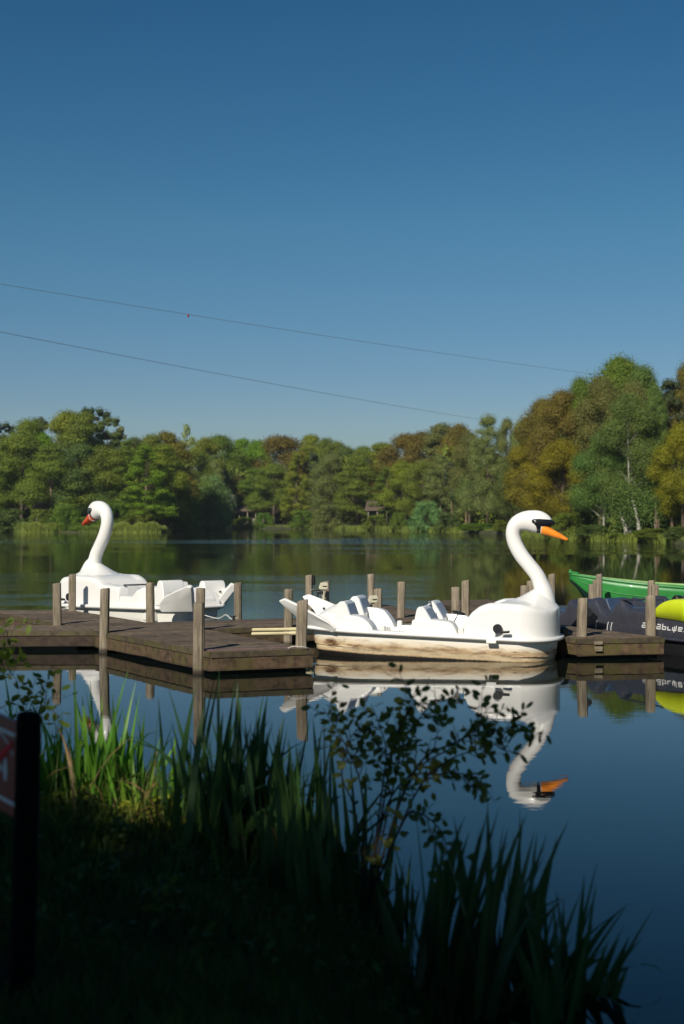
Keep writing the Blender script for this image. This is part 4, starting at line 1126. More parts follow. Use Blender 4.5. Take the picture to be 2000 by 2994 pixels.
def plant(px, ytop, back, wpx, key, col, label, group='trees along the far shore', dz=0.0, name='tree', rzv=None):
    global TCNT; TCNT += 1
    x, d = on_land(px, back)
    sz = shore_d(px)
    gz = .45 if back < 20 else 1.0
    Ht = CAM_H + (1510 - ytop) / FPX * d - gz
    Wt = wpx / FPX * d * WIDE.get(key, 1.0) * (1.28 if back >= 19 and key[:2] in ('fb', 'nb') else 1.0)
    cr, tr, H0, W0, base = TREES[key]
    t = empty(name, (x, d, gz), (TCNT * 2.399) % 6.283 if rzv is None else rzv, label, 'tree' if 'bush' not in key else 'bush', group)
    t.scale = (Wt / W0, Wt / W0, Ht / H0)
    for src in (cr, tr):
        o = src.copy(); C.objects.link(o); o.parent = t
        o.name = {'crown': 'crown', 'trunk': 'trunk'}[src.data.name.split('.')[0]]
        if src is cr: o.material_slots[0].link = 'OBJECT'; o.material_slots[0].material = leafmats[col]
    return t
T_ = [
 # back row, left to right
 (-60, 1255, 22, 150, 'fb1', 'darkgreen', 'dark crown cut off by the left edge of the picture'),
 (8, 1236, 22, 95, 'fp1', 'dark', 'dark pine top at the far left of the skyline'),
 (82, 1228, 17, 150, 'fb2', 'olive', 'rounded olive crown on the skyline right of the leftmost pine'),
 (118, 1222, 26, 62, 'fp1', 'dark', 'small dark pine top poking out of the left skyline'),
 (198, 1198, 22, 140, 'fb1', 'yolive', 'tall yellow olive crown forming the left skyline peak'),
 (242, 1206, 19, 120, 'fb3', 'olive', 'tall olive crown touching the dark pine at the left peak'),
 (280, 1194, 24, 105, 'fp1', 'dark', 'dark pine at the top of the left skyline peak'),
 (318, 1222, 24, 90, 'fp1', 'darkgreen', 'ragged dark pine shoulder right of the left peak'),
 (352, 1246, 30, 80, 'fs1', 'grey', 'thin grey treetop with twigs against the sky'),
 (395, 1276, 24, 90, 'fb1', 'darkgreen', 'low dark crown in the dip right of the left peak'),
 (440, 1272, 24, 90, 'fb2', 'olive', 'olive crown below the skyline between the dip and the pale treetop'),
 (490, 1264, 20, 110, 'fb3', 'brown', 'brownish crown left of the pale feathery treetop'),
 (546, 1240, 40, 70, 'fs1', 'sky', 'pale feathery treetop standing alone above the skyline'),
 (600, 1276, 24, 90, 'fb1', 'yolive', 'yellow olive crown right of the pale feathery treetop'),
 (648, 1274, 26, 110, 'fb2', 'green', 'wide mid green crown on the skyline centre left'),
 (706, 1284, 28, 90, 'fb3', 'bright', 'bright green crown on the low centre skyline'),
 (752, 1284, 28, 90, 'fb1', 'bright', 'second bright green crown just left of the bronze one'),
 (822, 1276, 22, 150, 'fb2', 'brown', 'broad bronze crown near the middle of the far shore'),
 (908, 1272, 26, 90, 'fb3', 'yolive', 'domed olive crown right of the broad bronze one'),
 (958, 1278, 26, 90, 'fb1', 'olive', 'domed olive crown just left of the lowest skyline notch'),
 (1008, 1306, 28, 80, 'fb2', 'darkgreen', 'dark green crown at the lowest skyline notch'),
 (1062, 1302, 26, 100, 'fb1', 'olive', 'small olive crown right of the lowest notch'),
 (1118, 1296, 24, 110, 'fb3', 'yolive', 'yellowish crown where the skyline starts to climb'),
 (1185, 1270, 24, 130, 'fb2', 'brown', 'bronze crown on the rising skyline'),
 (1240, 1258, 26, 110, 'fb1', 'brown', 'second bronze crown on the rising skyline'),
 (1290, 1240, 26, 110, 'fb3', 'grey', 'grey brown crown high on the rising skyline'),
 (1342, 1236, 24, 100, 'fb1', 'brown', 'bronze crown left of the tall layered tree'),
 # front row
 (-20, 1290, 8, 170, 'fb2', 'olive', 'olive tree in front at the left edge of the far shore'),
 (62, 1262, 8, 170, 'fb1', 'olive', 'tall olive tree behind the left reed bed'),
 (128, 1270, 11, 90, 'fb3', 'bright', 'bright green crown patch above the left cottage'),
 (150, 1300, 5, 150, 'fb3', 'olive', 'olive tree before the left cottage'),
 (232, 1300, 6, 150, 'fb2', 'darkgreen', 'darker tree between the two left cottages'),
 (305, 1300, 7, 150, 'fb1', 'olive', 'olive tree above the head of the left swan'),
 (370, 1285, 7, 120, 'fc1', 'green', 'mid green pointed tree right of the left swan head'),
 (425, 1300, 5, 150, 'fc1', 'bright', 'layered bright green tree left of the big waterside bush'),
 (478, 1300, 9, 130, 'fb3', 'yolive', 'yellow olive tree behind the big waterside bush'),
 (560, 1316, 14, 130, 'fb2', 'olive', 'olive tree rising behind the right half of the big bush'),
 (628, 1350, 12, 60, 'fb3', 'pale', 'small pale green crown right of the big bush'),
 (655, 1372, 14, 70, 'fb1', 'darkgreen', 'small dark crown beside the tan conifer'),
 (694, 1385, 8, 75, 'fc1', 'tan', 'tan pointed conifer above the white chimney'),
 (745, 1370, 10, 100, 'fb3', 'green', 'green tree behind the veranda cottage'),
 (800, 1352, 9, 120, 'fb1', 'olive', 'olive tree right of the veranda cottage roof'),
 (866, 1322, 8, 90, 'fc1', 'yolive', 'pointed yellow olive tree near the middle of the shore'),
 (918, 1326, 14, 46, 'fp1', 'dark', 'narrow dark pine in the middle of the far wood'),
 (965, 1330, 9, 110, 'fb2', 'grey', 'grey green tree just left of the picture centre'),
 (1045, 1340, 8, 120, 'fb3', 'olive', 'olive tree right of the picture centre with a bare lower trunk'),
 (1076, 1342, 16, 50, 'fp1', 'dark', 'narrow dark pine right of the picture centre'),
 (1130, 1365, 7, 110, 'fc1', 'green', 'green tree behind the low dark cottage'),
 (1180, 1345, 9, 110, 'fb1', 'yolive', 'yellow olive tree above the two square chimneys'),
 (1235, 1350, 8, 110, 'fb2', 'olive', 'olive tree right of the two square chimneys'),
 (1288, 1330, 8, 90, 'fb3', 'grey', 'grey green tree before the small dark pine'),
 (1322, 1352, 10, 60, 'fp1', 'dark', 'small dark pine left of the tall layered tree'),
 (1425, 1214, 6, 190, 'nc1', 'grey', 'tall layered tree with a visible pale trunk left of the right swan head'),
 (1372, 1262, 12, 120, 'nb2', 'tan', 'tan crown joined to the left of the tall layered tree'),
 (1482, 1226, 14, 90, 'ns1', 'grey', 'thin see-through treetop right of the tall layered tree'),
 (1508, 1320, 5, 120, 'nb1', 'darkgreen', 'dark green tree above the head of the right swan'),
]
for r_ in T_: plant(*r_)
T2 = [
 (1532, 1228, 24, 90, 'nb2', 'pale', 'pale green treetop in the gap before the right hand wood'),
 (1590, 1168, 9, 190, 'nb1', 'brown', 'bronze oak forming the left flank of the right hand wood'),
 (1560, 1262, 3, 170, 'nb2', 'gold', 'golden brown tree low at the left end of the right hand wood'),
 (1650, 1138, 10, 190, 'nb2', 'brown', 'taller bronze oak high on the slope of the right hand wood'),
 (1640, 1290, 3, 190, 'nb1', 'gold', 'golden tree above the bill of the right swan'),
 (1700, 1100, 15, 130, 'nb2', 'green', 'mid green crown patch left of the highest crown in the right hand wood'),
 (1815, 1046, 22, 200, 'nb1', 'green', 'highest green crown on top of the right hand wood'),
 (1755, 1098, 13, 170, 'nb2', 'tan', 'faded brown crown under the highest green crown'),
 (1885, 1066, 18, 150, 'nb2', 'birch', 'grey green treetop right of the highest green crown'),
 (1850, 1120, 12, 170, 'nb1', 'tan', 'pinkish brown crown behind the big birch'),
 (1842, 1150, 3, 230, 'nbj', 'birch', 'big drooping birch with a white trunk at the water'),
 (1765, 1265, 2, 200, 'nbj', 'birch', 'wide low birch left of the white trunked one'),
 (1915, 1120, 8, 130, 'nbi', 'birch', 'slim tall birch with pale forked stem near the right edge'),
 (1965, 1112, 12, 130, 'np1', 'dark', 'dark pine behind the birches near the right edge'),
 (1925, 1260, 9, 120, 'np1', 'darkgreen', 'lower dark pine between birch and yellow tree'),
 (2010, 1058, 15, 160, 'nb2', 'brown', 'bronze crown in the top right corner of the wood'),
 (1998, 1240, 2, 170, 'nb1', 'lime', 'yellow green tree at the right edge of the picture'),
 (2090, 1200, 6, 200, 'nb2', 'olive', 'olive tree just reaching in from beyond the right edge'),
]
for r_ in T2: plant(*r_, group='trees of the right hand wood')
B_ = [
 (712, 1512, .6, 60, 'bush', 'olive', 'small olive bush before the left end of the veranda cottage'),
 (772, 1500, .8, 60, 'bush', 'green', 'small green bush before the right end of the veranda cottage'),
 (1098, 1508, .6, 70, 'bush', 'olive', 'low olive bush before the left end of the low dark cottage'),
 (1168, 1498, .7, 60, 'bush', 'green', 'small green bush before the right end of the low dark cottage'),
 (120, 1488, 3.0, 80, 'bush', 'olive', 'olive bush covering the wall of the far left cottage'),
 (335, 1470, 3.2, 100, 'bush', 'green', 'tall green bush right of the left swan neck'),
 (405, 1490, 3.2, 90, 'bush', 'olive', 'olive bush behind the right end of the left reed bed'),
 (515, 1392, 1.0, 150, 'wbush', 'green', 'mid green left half of the big waterside bush'),
 (608, 1388, .8, 170, 'wbush', 'willow', 'large blue green feathery bush at the water left of centre'),
 (190, 1478, .5, 90, 'bush', 'green', 'green bush on the shore left of the left swan head'),
 (240, 1512, .5, 80, 'bush', 'bright', 'low green bush at the waterline below the left swan bill'),
 (20, 1490, .5, 140, 'bush', 'darkgreen', 'dark low bush at the far left shore'),
 (885, 1492, .5, 80, 'bush', 'green', 'small green bush beside a pale wall right of centre left'),
 (960, 1475, .7, 90, 'bush', 'grey', 'grey green bush near the picture centre'),
 (1248, 1468, .6, 95, 'bush', 'willow', 'bright blue green bush right of the square chimneys'),
 (1310, 1500, .7, 80, 'bush', 'darkgreen', 'dark bush under the trees left of the swan head'),
 (1400, 1530, .4, 130, 'bush', 'green', 'long low green bush behind the neck of the right swan'),
 (1480, 1520, .4, 90, 'bush', 'olive', 'low olive bush touching the right swan head'),
 (1660, 1500, .4, 110, 'bush', 'olive', 'tall olive bush right of the swan bill'),
 (1735, 1535, .4, 100, 'bush', 'darkgreen', 'dark green bush at the waterline right of the swan bill'),
 (1810, 1560, .3, 60, 'bush', 'bright', 'small bright green tuft at the foot of the white birch'),
 (1905, 1545, .3, 110, 'bush', 'olive', 'brownish bush right of the birch trunks'),
 (1985, 1540, .3, 90, 'bush', 'darkgreen', 'dark bush at the right edge waterline'),
]
for r_ in B_: plant(*r_, group='bushes along the far waterline', name='bush')
# the two leaning white birch stems at the water's edge
def stem(px0, py0, px1, py1, r, label, mat):
    d = shore_d(px0) + .8; a = Vector((bearing(px0) * d, d, .1)); e = ray(px1, py1, d + .5); b = MB()
    mid = a.lerp(e, .5) + Vector((.12, 0, 0)); b.tube([a, a.lerp(mid, .5), mid, e], [r * 1.2, r, r * .8, r * .4], 9)
    bo = MB(); t = empty('bare_trunk', a, 0, label, 'tree', 'pale leaning trunks at the right hand waterline')
    vs_ = [Vector(v) - a for v in b.v]; mobj('trunk', vs_, b.f, mat, t, smooth=True)
    rng = np.random.default_rng(int(px0)); k = 2600; hh = (e - a).length
    c = np.array([(0, 0, 0)]) + rng.normal(size=(k, 3)) * np.array([.9, .8, .9]) + np.array(list(e - a))
    cr = fast_quads('crown', leaf_cloud(c, rng.normal(size=(k, 3)), .11 * (.6 + rng.random(k)), rng=rng), leafmats['birch'], t)
stem(1835, 1570, 1812, 1500, .20, 'leaning pale trunk left of the tall white birch stem', M['bark_pale'])
stem(1872, 1575, 1850, 1462, .17, 'white leaning birch stem standing at the waterline', M['bark_pale'])
stem(1914, 1565, 1916, 1478, .13, 'slim upright pale trunk right of the white birch stem', M['bark_tan'])
stem(1362, 1556, 1358, 1440, .12, 'straight pale trunk behind the neck of the right swan', M['bark_tan'])

# understorey and deeper wood that reads as one mass
rng = np.random.default_rng(5); k = 90000
px = rng.uniform(-500, 2500, k); bk = rng.uniform(14, 40, k); d = np.interp(px, SH_PX, SH_D) + bk
hh = rng.random(k) ** 1.1 * np.where(px > 1450, 12.0, 11.5) * (.75 + .25 * np.sin(px * .03) * np.sin(px * .011))
cs = np.stack([(px - 1000) / FPX * d, d, hh + .6], 1)
o = fast_quads('deep_wood', leaf_cloud(cs, rng.normal(size=(k, 3)) + np.array([0, -.5, .4]), .75 * (.5 + rng.random(k)), rng=rng), leafmats['olive'])
tag(o, 'dark understorey filling the wood behind the first trees of the far shore', 'wood', kind='stuff')
# reeds and grass along the far waterline
k = 26000; px = np.concatenate([rng.uniform(45, 480, 14000), rng.uniform(-300, 2300, 12000)]); bk = rng.uniform(-.8, 2.2, k); d = np.interp(px, SH_PX, SH_D) + bk
hgt = np.concatenate([rng.uniform(.95, 1.5, 14000) * (.8 + .25 * np.sin(px[:14000] * .11) * np.sin(px[:14000] * .037)), rng.uniform(.25, .75, 12000)])
hgt[:14000] *= np.where((px[:14000] > 225) & (px[:14000] < 335), .75, 1.0)
X_ = (px - 1000) / FPX * d; w_ = .05; lean = rng.normal(size=(k, 2)) * .18
Vq = np.stack([np.stack([X_ - w_, d, np.zeros(k)], 1), np.stack([X_ + w_, d, np.zeros(k)], 1), np.stack([X_ + lean[:, 0] + w_ * .3, d + lean[:, 1], hgt], 1), np.stack([X_ + lean[:, 0] - w_ * .3, d + lean[:, 1], hgt], 1)], 1)
M['reed'] = leafmat('reed_green', (.130, .220, .035), trans=.3, var=.3, sc=.2)
tag(fast_quads('reeds', Vq, M['reed']), 'bright green reeds and grass fringing the far waterline', 'reeds', kind='stuff')

# ------------------------------------------------------------------ cottages
def cottage(px, back, yc, label, wpx=60, chim=((-.3, 1), (.25, 1)), veranda=False):
    x, d = on_land(px, back); t = empty('cottage', (x, d, .6), R((px * 7) % 20 - 10), label, 'cottage', 'holiday cottages among the trees')
    Wd = wpx / FPX * d; D = 6.0; hw_ = 2.5
    b = MB(); b.box((0, 0, hw_ / 2), (Wd, D, hw_)); wl = b.build('wall', M['wallc'], t)
    for i in range(3):
        wx = Wd * (-.32 + .32 * i); b = MB(); b.box((wx, -D / 2 - .03, 1.25), (Wd * .20, .06, 1.9 if i == 1 else 1.3)); wn = b.build('window', M['glass'], wl)
        b = MB()
        for dx_ in (-1, 0, 1): b.box((wx + dx_ * Wd * .10, -D / 2 - .08, 1.25), (.08, .06, 1.9 if i == 1 else 1.3))
        b.build('frame', M['chim'], wn)
    ov = 1.6 if veranda else .5
    b = MB(); b.add([(-Wd / 2 - .5, -D / 2 - ov, 2.45), (Wd / 2 + .5, -D / 2 - ov, 2.45), (Wd / 2 + .5, 0, 3.7), (-Wd / 2 - .5, 0, 3.7), (-Wd / 2 - .5, D / 2 + .5, 2.45), (Wd / 2 + .5, D / 2 + .5, 2.45),
            (-Wd / 2 - .5, -D / 2 - ov, 2.25), (Wd / 2 + .5, -D / 2 - ov, 2.25), (-Wd / 2 - .5, D / 2 + .5, 2.25), (Wd / 2 + .5, D / 2 + .5, 2.25)],
           [(0, 1, 2, 3), (3, 2, 5, 4), (6, 7, 1, 0), (4, 5, 9, 8), (6, 0, 3, 4, 8), (7, 9, 5, 2, 1), (8, 9, 7, 6)])
    rf = b.build('roof', M['roof'], t)
    for cx, k_ in chim:
        b = MB(); b.box((cx * Wd, -.8, (yc + 2.6) / 2), (1.25 * k_, 1.25 * k_, yc - 2.6)); ch = b.build('chimney', M['chim'], rf)
    if veranda:
        for i in range(5):
            b = MB(); b.box((-Wd / 2 + Wd * i / 4, -D / 2 - 1.3, 1.1), (.16, .16, 2.3)); b.build('veranda_post', M['wallc'], t)
cottage(150, 9, 6.1, 'cottage at the far left with one tall white chimney above its roof', 62, ((-.30, 1.4),))
cottage(228, 9, 5.4, 'cottage with reddish roof just left of the left swan head', 58, ((0, .7),))
cottage(345, 10, 5.2, 'cottage right of the left swan head, mostly hidden by trees', 55, ((-.5, .9),))
cottage(735, 10, 5.1, 'veranda cottage with a tan roof left of centre', 95, ((-.55, 1.4),), veranda=True)
cottage(895, 13, 4.9, 'cottage near the centre showing only a chimney and a pale wall', 60, ((-.35, 1.2),))
cottage(1135, 10, 4.6, 'low dark cottage with two square chimneys right of centre', 105, ((.32, 1.4), (.72, 1.4)), veranda=True)

# ------------------------------------------------------------------ foreground plants
def blades(name, base, length, width, bend_dir, bend, m, parent=None, seg=7, fold=.25, rng=RNG, facing=False, tilt=(.02, .22)):
    """long leaves: base (N,3), each a folded tapering ribbon curving over"""
    n_ = len(base); vs = np.zeros((n_, seg + 1, 3, 3)); s_ = np.linspace(0, 1, seg + 1)
    az = bend_dir; tilt0 = rng.uniform(tilt[0], tilt[1], n_)
    pos = base.copy(); ang = tilt0.copy(); step = length / seg
    side_az = rng.normal(size=n_) * .75 if facing else az + math.pi / 2 + rng.normal(size=n_) * .5
    for i in range(seg + 1):
        wv = width * (1 - s_[i] ** 2.6) * (.70 + .9 * s_[i] * (1 - s_[i]))
        sd_ = np.stack([np.cos(side_az), np.sin(side_az), np.zeros(n_)], 1)
        nr = np.stack([np.cos(az), np.sin(az), np.zeros(n_)], 1)
        vs[:, i, 0] = pos - sd_ * wv[:, None] / 2; vs[:, i, 1] = pos + nr * (wv * fold)[:, None] * .5; vs[:, i, 2] = pos + sd_ * wv[:, None] / 2
        ang = ang + bend / seg * (0.3 + 1.7 * s_[i])
        pos = pos + np.stack([np.cos(az) * np.sin(ang), np.sin(az) * np.sin(ang), np.cos(ang)], 1) * step[:, None]
    me = bpy.data.meshes.new(name); K = (seg + 1) * 3
    me.vertices.add(n_ * K); me.vertices.foreach_set('co', vs.reshape(-1).astype(np.float32))
    q = []
    for i in range(seg):
        for j in range(2): a = i * 3 + j; q.append((a, a + 1, a + 4, a + 3))
    q = np.array(q); allq = (q[None] + (np.arange(n_) * K)[:, None, None]).reshape(-1)
    nf = len(q) * n_
    me.loops.add(nf * 4); me.loops.foreach_set('vertex_index', allq.astype(np.int32)); me.polygons.add(nf)
    me.polygons.foreach_set('loop_start', np.arange(0, nf * 4, 4, dtype=np.int32)); me.polygons.foreach_set('loop_total', np.full(nf, 4, dtype=np.int32))
    me.update(calc_edges=True); me.materials.append(m); me.shade_smooth()
    o = bpy.data.objects.new(name, me); C.objects.link(o)
    if parent is not None: o.parent = parent
    return o
M['iris'] = leafmat('iris_leaf_lit', (.120, .290, .030), trans=.42, var=.25, rough=.42, gloss=.4, sc=3)  # lit copy of the iris leaf, sunlight put into a brighter green
M['iris_shade'] = leafmat('iris_leaf_shade', (.050, .120, .035), trans=.38, var=.25, rough=.4, gloss=.45, sc=3)  # shaded copy of the same leaf, shade put into a darker green
M['shrubleaf'] = leafmat('alder_leaf', (.130, .200, .035), trans=.3, var=.3, rough=.45, gloss=.35, sc=3)
M['shrublit'] = leafmat('alder_leaf_young', (.115, .19, .022), trans=.4, var=.2, rough=.45, gloss=.35, sc=3)
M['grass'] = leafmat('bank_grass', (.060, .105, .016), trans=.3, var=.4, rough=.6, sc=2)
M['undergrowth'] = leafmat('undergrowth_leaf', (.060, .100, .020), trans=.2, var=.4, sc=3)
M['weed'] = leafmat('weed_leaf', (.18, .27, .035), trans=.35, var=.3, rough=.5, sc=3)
def iris(spots, hmin, hmax, wmin, wmax, m, label, seed, spread=.10, nper=(9, 15), bendmax=.9, wind=None, tilt=(.02, .22)):
    rng = np.random.default_rng(seed); B = []; Ls = []; Ws = []; AZ = []; BD = []
    for (x, y, k) in spots:
        n_ = rng.integers(*nper); hloc = rng.uniform(hmin, hmax) * k
        a0 = rng.uniform(0, 6.28)
        for j in range(n_):
            bx, by = x + rng.normal() * spread, y + rng.normal() * spread
            B.append((bx, by, 0)); Ls.append(hloc * rng.uniform(.55, 1.12)); Ws.append(rng.uniform(wmin, wmax))
            az = rng.uniform(0, 6.28) if wind is None or rng.random() < .5 else wind + rng.normal() * .5
            AZ.append(az); BD.append(abs(rng.normal()) * .14 + (rng.uniform(.6, 1.9) * bendmax if rng.random() < .12 else 0))
    B = np.array(B); h_, _ = bank_h(B[:, 0], B[:, 1]); B[:, 2] = np.maximum(h_ - .02, -.1)
    o = blades('iris_clump', B, np.array(Ls), np.array(Ws), np.array(AZ), np.array(BD), m, rng=rng, facing=True, tilt=tilt)
    tag(o, label, 'iris plant', 'yellow flag iris stands on the bank'); return o
rr = random.Random(3)
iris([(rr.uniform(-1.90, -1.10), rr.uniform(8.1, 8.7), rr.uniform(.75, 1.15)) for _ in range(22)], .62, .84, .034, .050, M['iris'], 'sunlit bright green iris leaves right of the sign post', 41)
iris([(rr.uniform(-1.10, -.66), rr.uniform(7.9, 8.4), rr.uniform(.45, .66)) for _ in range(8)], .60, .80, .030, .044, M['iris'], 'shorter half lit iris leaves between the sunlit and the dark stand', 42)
iris([(rr.uniform(-.78, .02), rr.uniform(7.2, 7.9), rr.uniform(.85, 1.08)) for _ in range(26)], .72, .98, .034, .054, M['iris_shade'], 'tall shaded iris stand in the middle foreground', 43)
iris([(rr.uniform(-.28, .24), rr.uniform(6.55, 7.2), rr.uniform(.5, .8)) for _ in range(9)], .62, .86, .034, .052, M['iris_shade'], 'drooping shaded iris leaves under the leafy twigs', 44, bendmax=1.3)
iris([(x, 5.60 + rr.uniform(0, .6) + (1.2 - x) * .2, k) for x, k in [(.34, 1.0), (.38, 1.05), (.44, 1.08), (.50, 1.0), (.56, .98), (.62, 1.0), (.68, .95), (.72, .95)]], .72, .92, .036, .056, M['iris_shade'], 'dark iris stand growing from the water in the right foreground', 45, spread=.05, nper=(8, 13), wind=.1, tilt=(.03, .30))
iris([(x, 5.60 + rr.uniform(0, .5), k) for x, k in [(.78, .92), (.84, .88), (.90, .84), (.96, .78), (1.0, .72), (1.05, .66)]], .72, .92, .032, .050, M['iris_shade'], 'shorter iris leaves fanning over the water at the far right of the stand', 46, spread=.05, nper=(8, 12), wind=.0, tilt=(.12, .60))
M['dead'] = leafmat('dead_blade', (.20, .15, .07), trans=.2, var=.3, sc=3)
rng = np.random.default_rng(77); k = 70; gx = rng.uniform(-1.8, .2, k); gy = 8.5 - (gx + 1.8) * .75 + rng.normal(size=k) * .3; h_, sd_ = bank_h(gx, gy)
o = blades('dead_reeds', np.stack([gx, gy, np.maximum(h_, -.05)], 1), rng.uniform(.35, .75, k), rng.uniform(.012, .022, k), rng.uniform(0, 6.28, k), rng.uniform(.4, 2.4, k), M['dead'], rng=rng, tilt=(.1, .6))
tag(o, 'bent brown dead reed blades scattered among the green irises', 'dead reeds', kind='stuff')
# leafy weeds under the lit irises
def weeds(name, box, n_, hmax, size, m, label, seed, cat='weeds'):
    rng = np.random.default_rng(seed); x = rng.uniform(box[0], box[1], n_); y = rng.uniform(box[2], box[3], n_); h_, sd_ = bank_h(x, y)
    keep = sd_ > -.15; x, y, h_ = x[keep], y[keep], h_[keep]; k = len(x)
    lump = (.5 + .5 * np.sin(x * 9 + 1.3) * np.sin(y * 7)) * (.55 + .45 * np.sin(x * 23 + 2 * np.sin(y * 11)))
    z = h_ + rng.random(k) ** .8 * hmax * lump
    c = np.stack([x, y, z], 1); nr = rng.normal(size=(k, 3)) * .8 + np.array([0, -.2, .7])
    s_ = size * (.5 + rng.random(k)); nrm = nr / np.linalg.norm(nr, axis=1, keepdims=True); r_ = rng.normal(size=(k, 3)); u = np.cross(nrm, r_); u /= np.linalg.norm(u, axis=1, keepdims=True); v = np.cross(nrm, u); s_ = s_[:, None]
    V_ = np.stack([c - u * s_ * .5, c - u * s_ * .2 - v * s_ * .24, c + u * s_ * .2 - v * s_ * .22, c + u * s_ * .5, c + u * s_ * .2 + v * s_ * .22, c - u * s_ * .2 + v * s_ * .24], 1)
    return tag(fast_quads(name, V_, m, nper=6), label, cat, kind='stuff')
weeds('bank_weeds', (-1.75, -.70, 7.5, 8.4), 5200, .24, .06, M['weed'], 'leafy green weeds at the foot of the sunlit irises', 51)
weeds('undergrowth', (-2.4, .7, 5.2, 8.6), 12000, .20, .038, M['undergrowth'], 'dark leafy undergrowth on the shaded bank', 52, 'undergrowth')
rng = np.random.default_rng(61); k = 60000
gx = rng.uniform(-3.2, 1.0, k); gy = 3.6 + 5.4 * rng.random(k) ** 1.3; h_, sd_ = bank_h(gx, gy); ok = sd_ > .02; gx, gy, h_ = gx[ok], gy[ok], h_[ok]
tuft = .5 + .5 * np.sin(gx * 5.1 + 2 * np.sin(gy * 2.3)) * np.sin(gy * 4.3)
o = blades('grass', np.stack([gx, gy, h_ - .01], 1), rng.uniform(.05, .11, len(gx)) * (1 + 1.1 * tuft), np.full(len(gx), .0055), rng.uniform(0, 6.28, len(gx)), rng.uniform(.3, 1.5, len(gx)), M['grass'], seg=3, rng=rng)
tag(o, 'dark short grass covering the shaded near bank', 'grass', kind='stuff')
k = 900; gx = rng.uniform(-2.2, .5, k); gy = rng.uniform(6.2, 8.6, k); h_, sd_ = bank_h(gx, gy); ok = sd_ > .0; gx, gy, h_ = gx[ok], gy[ok], h_[ok]
o = blades('tall_grass', np.stack([gx, gy, h_ - .01], 1), rng.uniform(.2, .5, len(gx)), np.full(len(gx), .008), rng.uniform(0, 6.28, len(gx)), rng.uniform(.3, 1.6, len(gx)), M['grass'], seg=6, rng=rng)
tag(o, 'tall thin grass stems between the iris stands', 'grass', kind='stuff')

# twiggy shrubs with oval leaves
def oval(c, u, v, L_, W_):
    p = [(-.5, 0), (-.25, .38), (.12, .46), (.40, .26), (.52, 0), (.40, -.26), (.12, -.46), (-.25, -.38)]
    return [c + u * (a * L_) + v * (b_ * W_) for a, b_ in p]
def shrub(name, stems, leaf, m, label, seed, cat='shrub', leaf_gap=.045, twig_r=.0042, side=True):
    rnd = random.Random(seed); t = empty(name, stems[0][0], 0, label, cat); org = Vector(stems[0][0]); tw = MB(); LV = []
    def grow(path, r, lv):
        P_ = [Vector(p) for p in path]; Q = [Vector(q) for q in catmull([list(p) for p in P_], 6)]
        tw.tube([q - org for q in Q], [r * (1 - .75 * i / (len(Q) - 1)) for i in range(len(Q))], 6)
        L_ = 0; nxt = leaf_gap * 2; alt = 1; tot = sum((Q[i + 1] - Q[i]).length for i in range(len(Q) - 1))
        for i in range(len(Q) - 1):
            sg = Q[i + 1] - Q[i]; L_ += sg.length
            if L_ > nxt and L_ > tot * (.25 if lv == 0 else .08):
                nxt = L_ + leaf_gap * rnd.uniform(.6, 1.3); alt = -alt; T0 = sg.normalized()
                vw = Vector((rnd.gauss(0, 1), rnd.gauss(0, .7), rnd.gauss(0, 1))); sd_ = T0.cross(Vector((rnd.uniform(-.4, .4), -1, rnd.uniform(-.3, .3)))).normalized() * alt
                for _ in range(rnd.choice((1, 1, 2))):
                    du = (T0 * rnd.uniform(.1, .9) + sd_ * rnd.uniform(.5, 1.1) + vw * .25).normalized(); dn = Vector((rnd.gauss(0, .8), -.6 + rnd.gauss(0, .6), rnd.gauss(.5, .7))); dv = du.cross(dn).normalized()
                    s_ = leaf * rnd.uniform(.6, 1.25); LV.append([tuple(q - org) for q in oval(Q[i] + du * s_ * .6, du, dv, s_, s_ * rnd.uniform(.45, .80))])
        if side and lv < 2:
            for _ in range(int(tot / (.11 if lv == 0 else .14))):
                i = rnd.randint(len(Q) // 4, len(Q) - 2); T0 = (Q[i + 1] - Q[i]).normalized(); sd_ = T0.cross(Vector((rnd.uniform(-.5, .5), -1, 0))).normalized() * rnd.choice((-1, 1))
                d_ = (T0 * .8 + sd_ * .75 + Vector((0, rnd.uniform(-.3, .3), .05))).normalized(); l_ = rnd.uniform(.08, .17) * (1 if lv == 0 else .6)
                grow([Q[i], Q[i] + d_ * l_ * .5, Q[i] + d_ * l_ + Vector((0, 0, rnd.uniform(-.02, .04)))], r * .5, lv + 1)
    for st in stems: grow(st, twig_r, 0)
    tw.build('twigs', M['twig'], t, smooth=True)
    V_ = np.array(LV); fast_quads('leaves', V_, m, t, nper=8); return t
def at(px, py, d): r_ = ray(px, py, d); return (r_.x, r_.y, r_.z)
base = (.12, 6.95, .10)
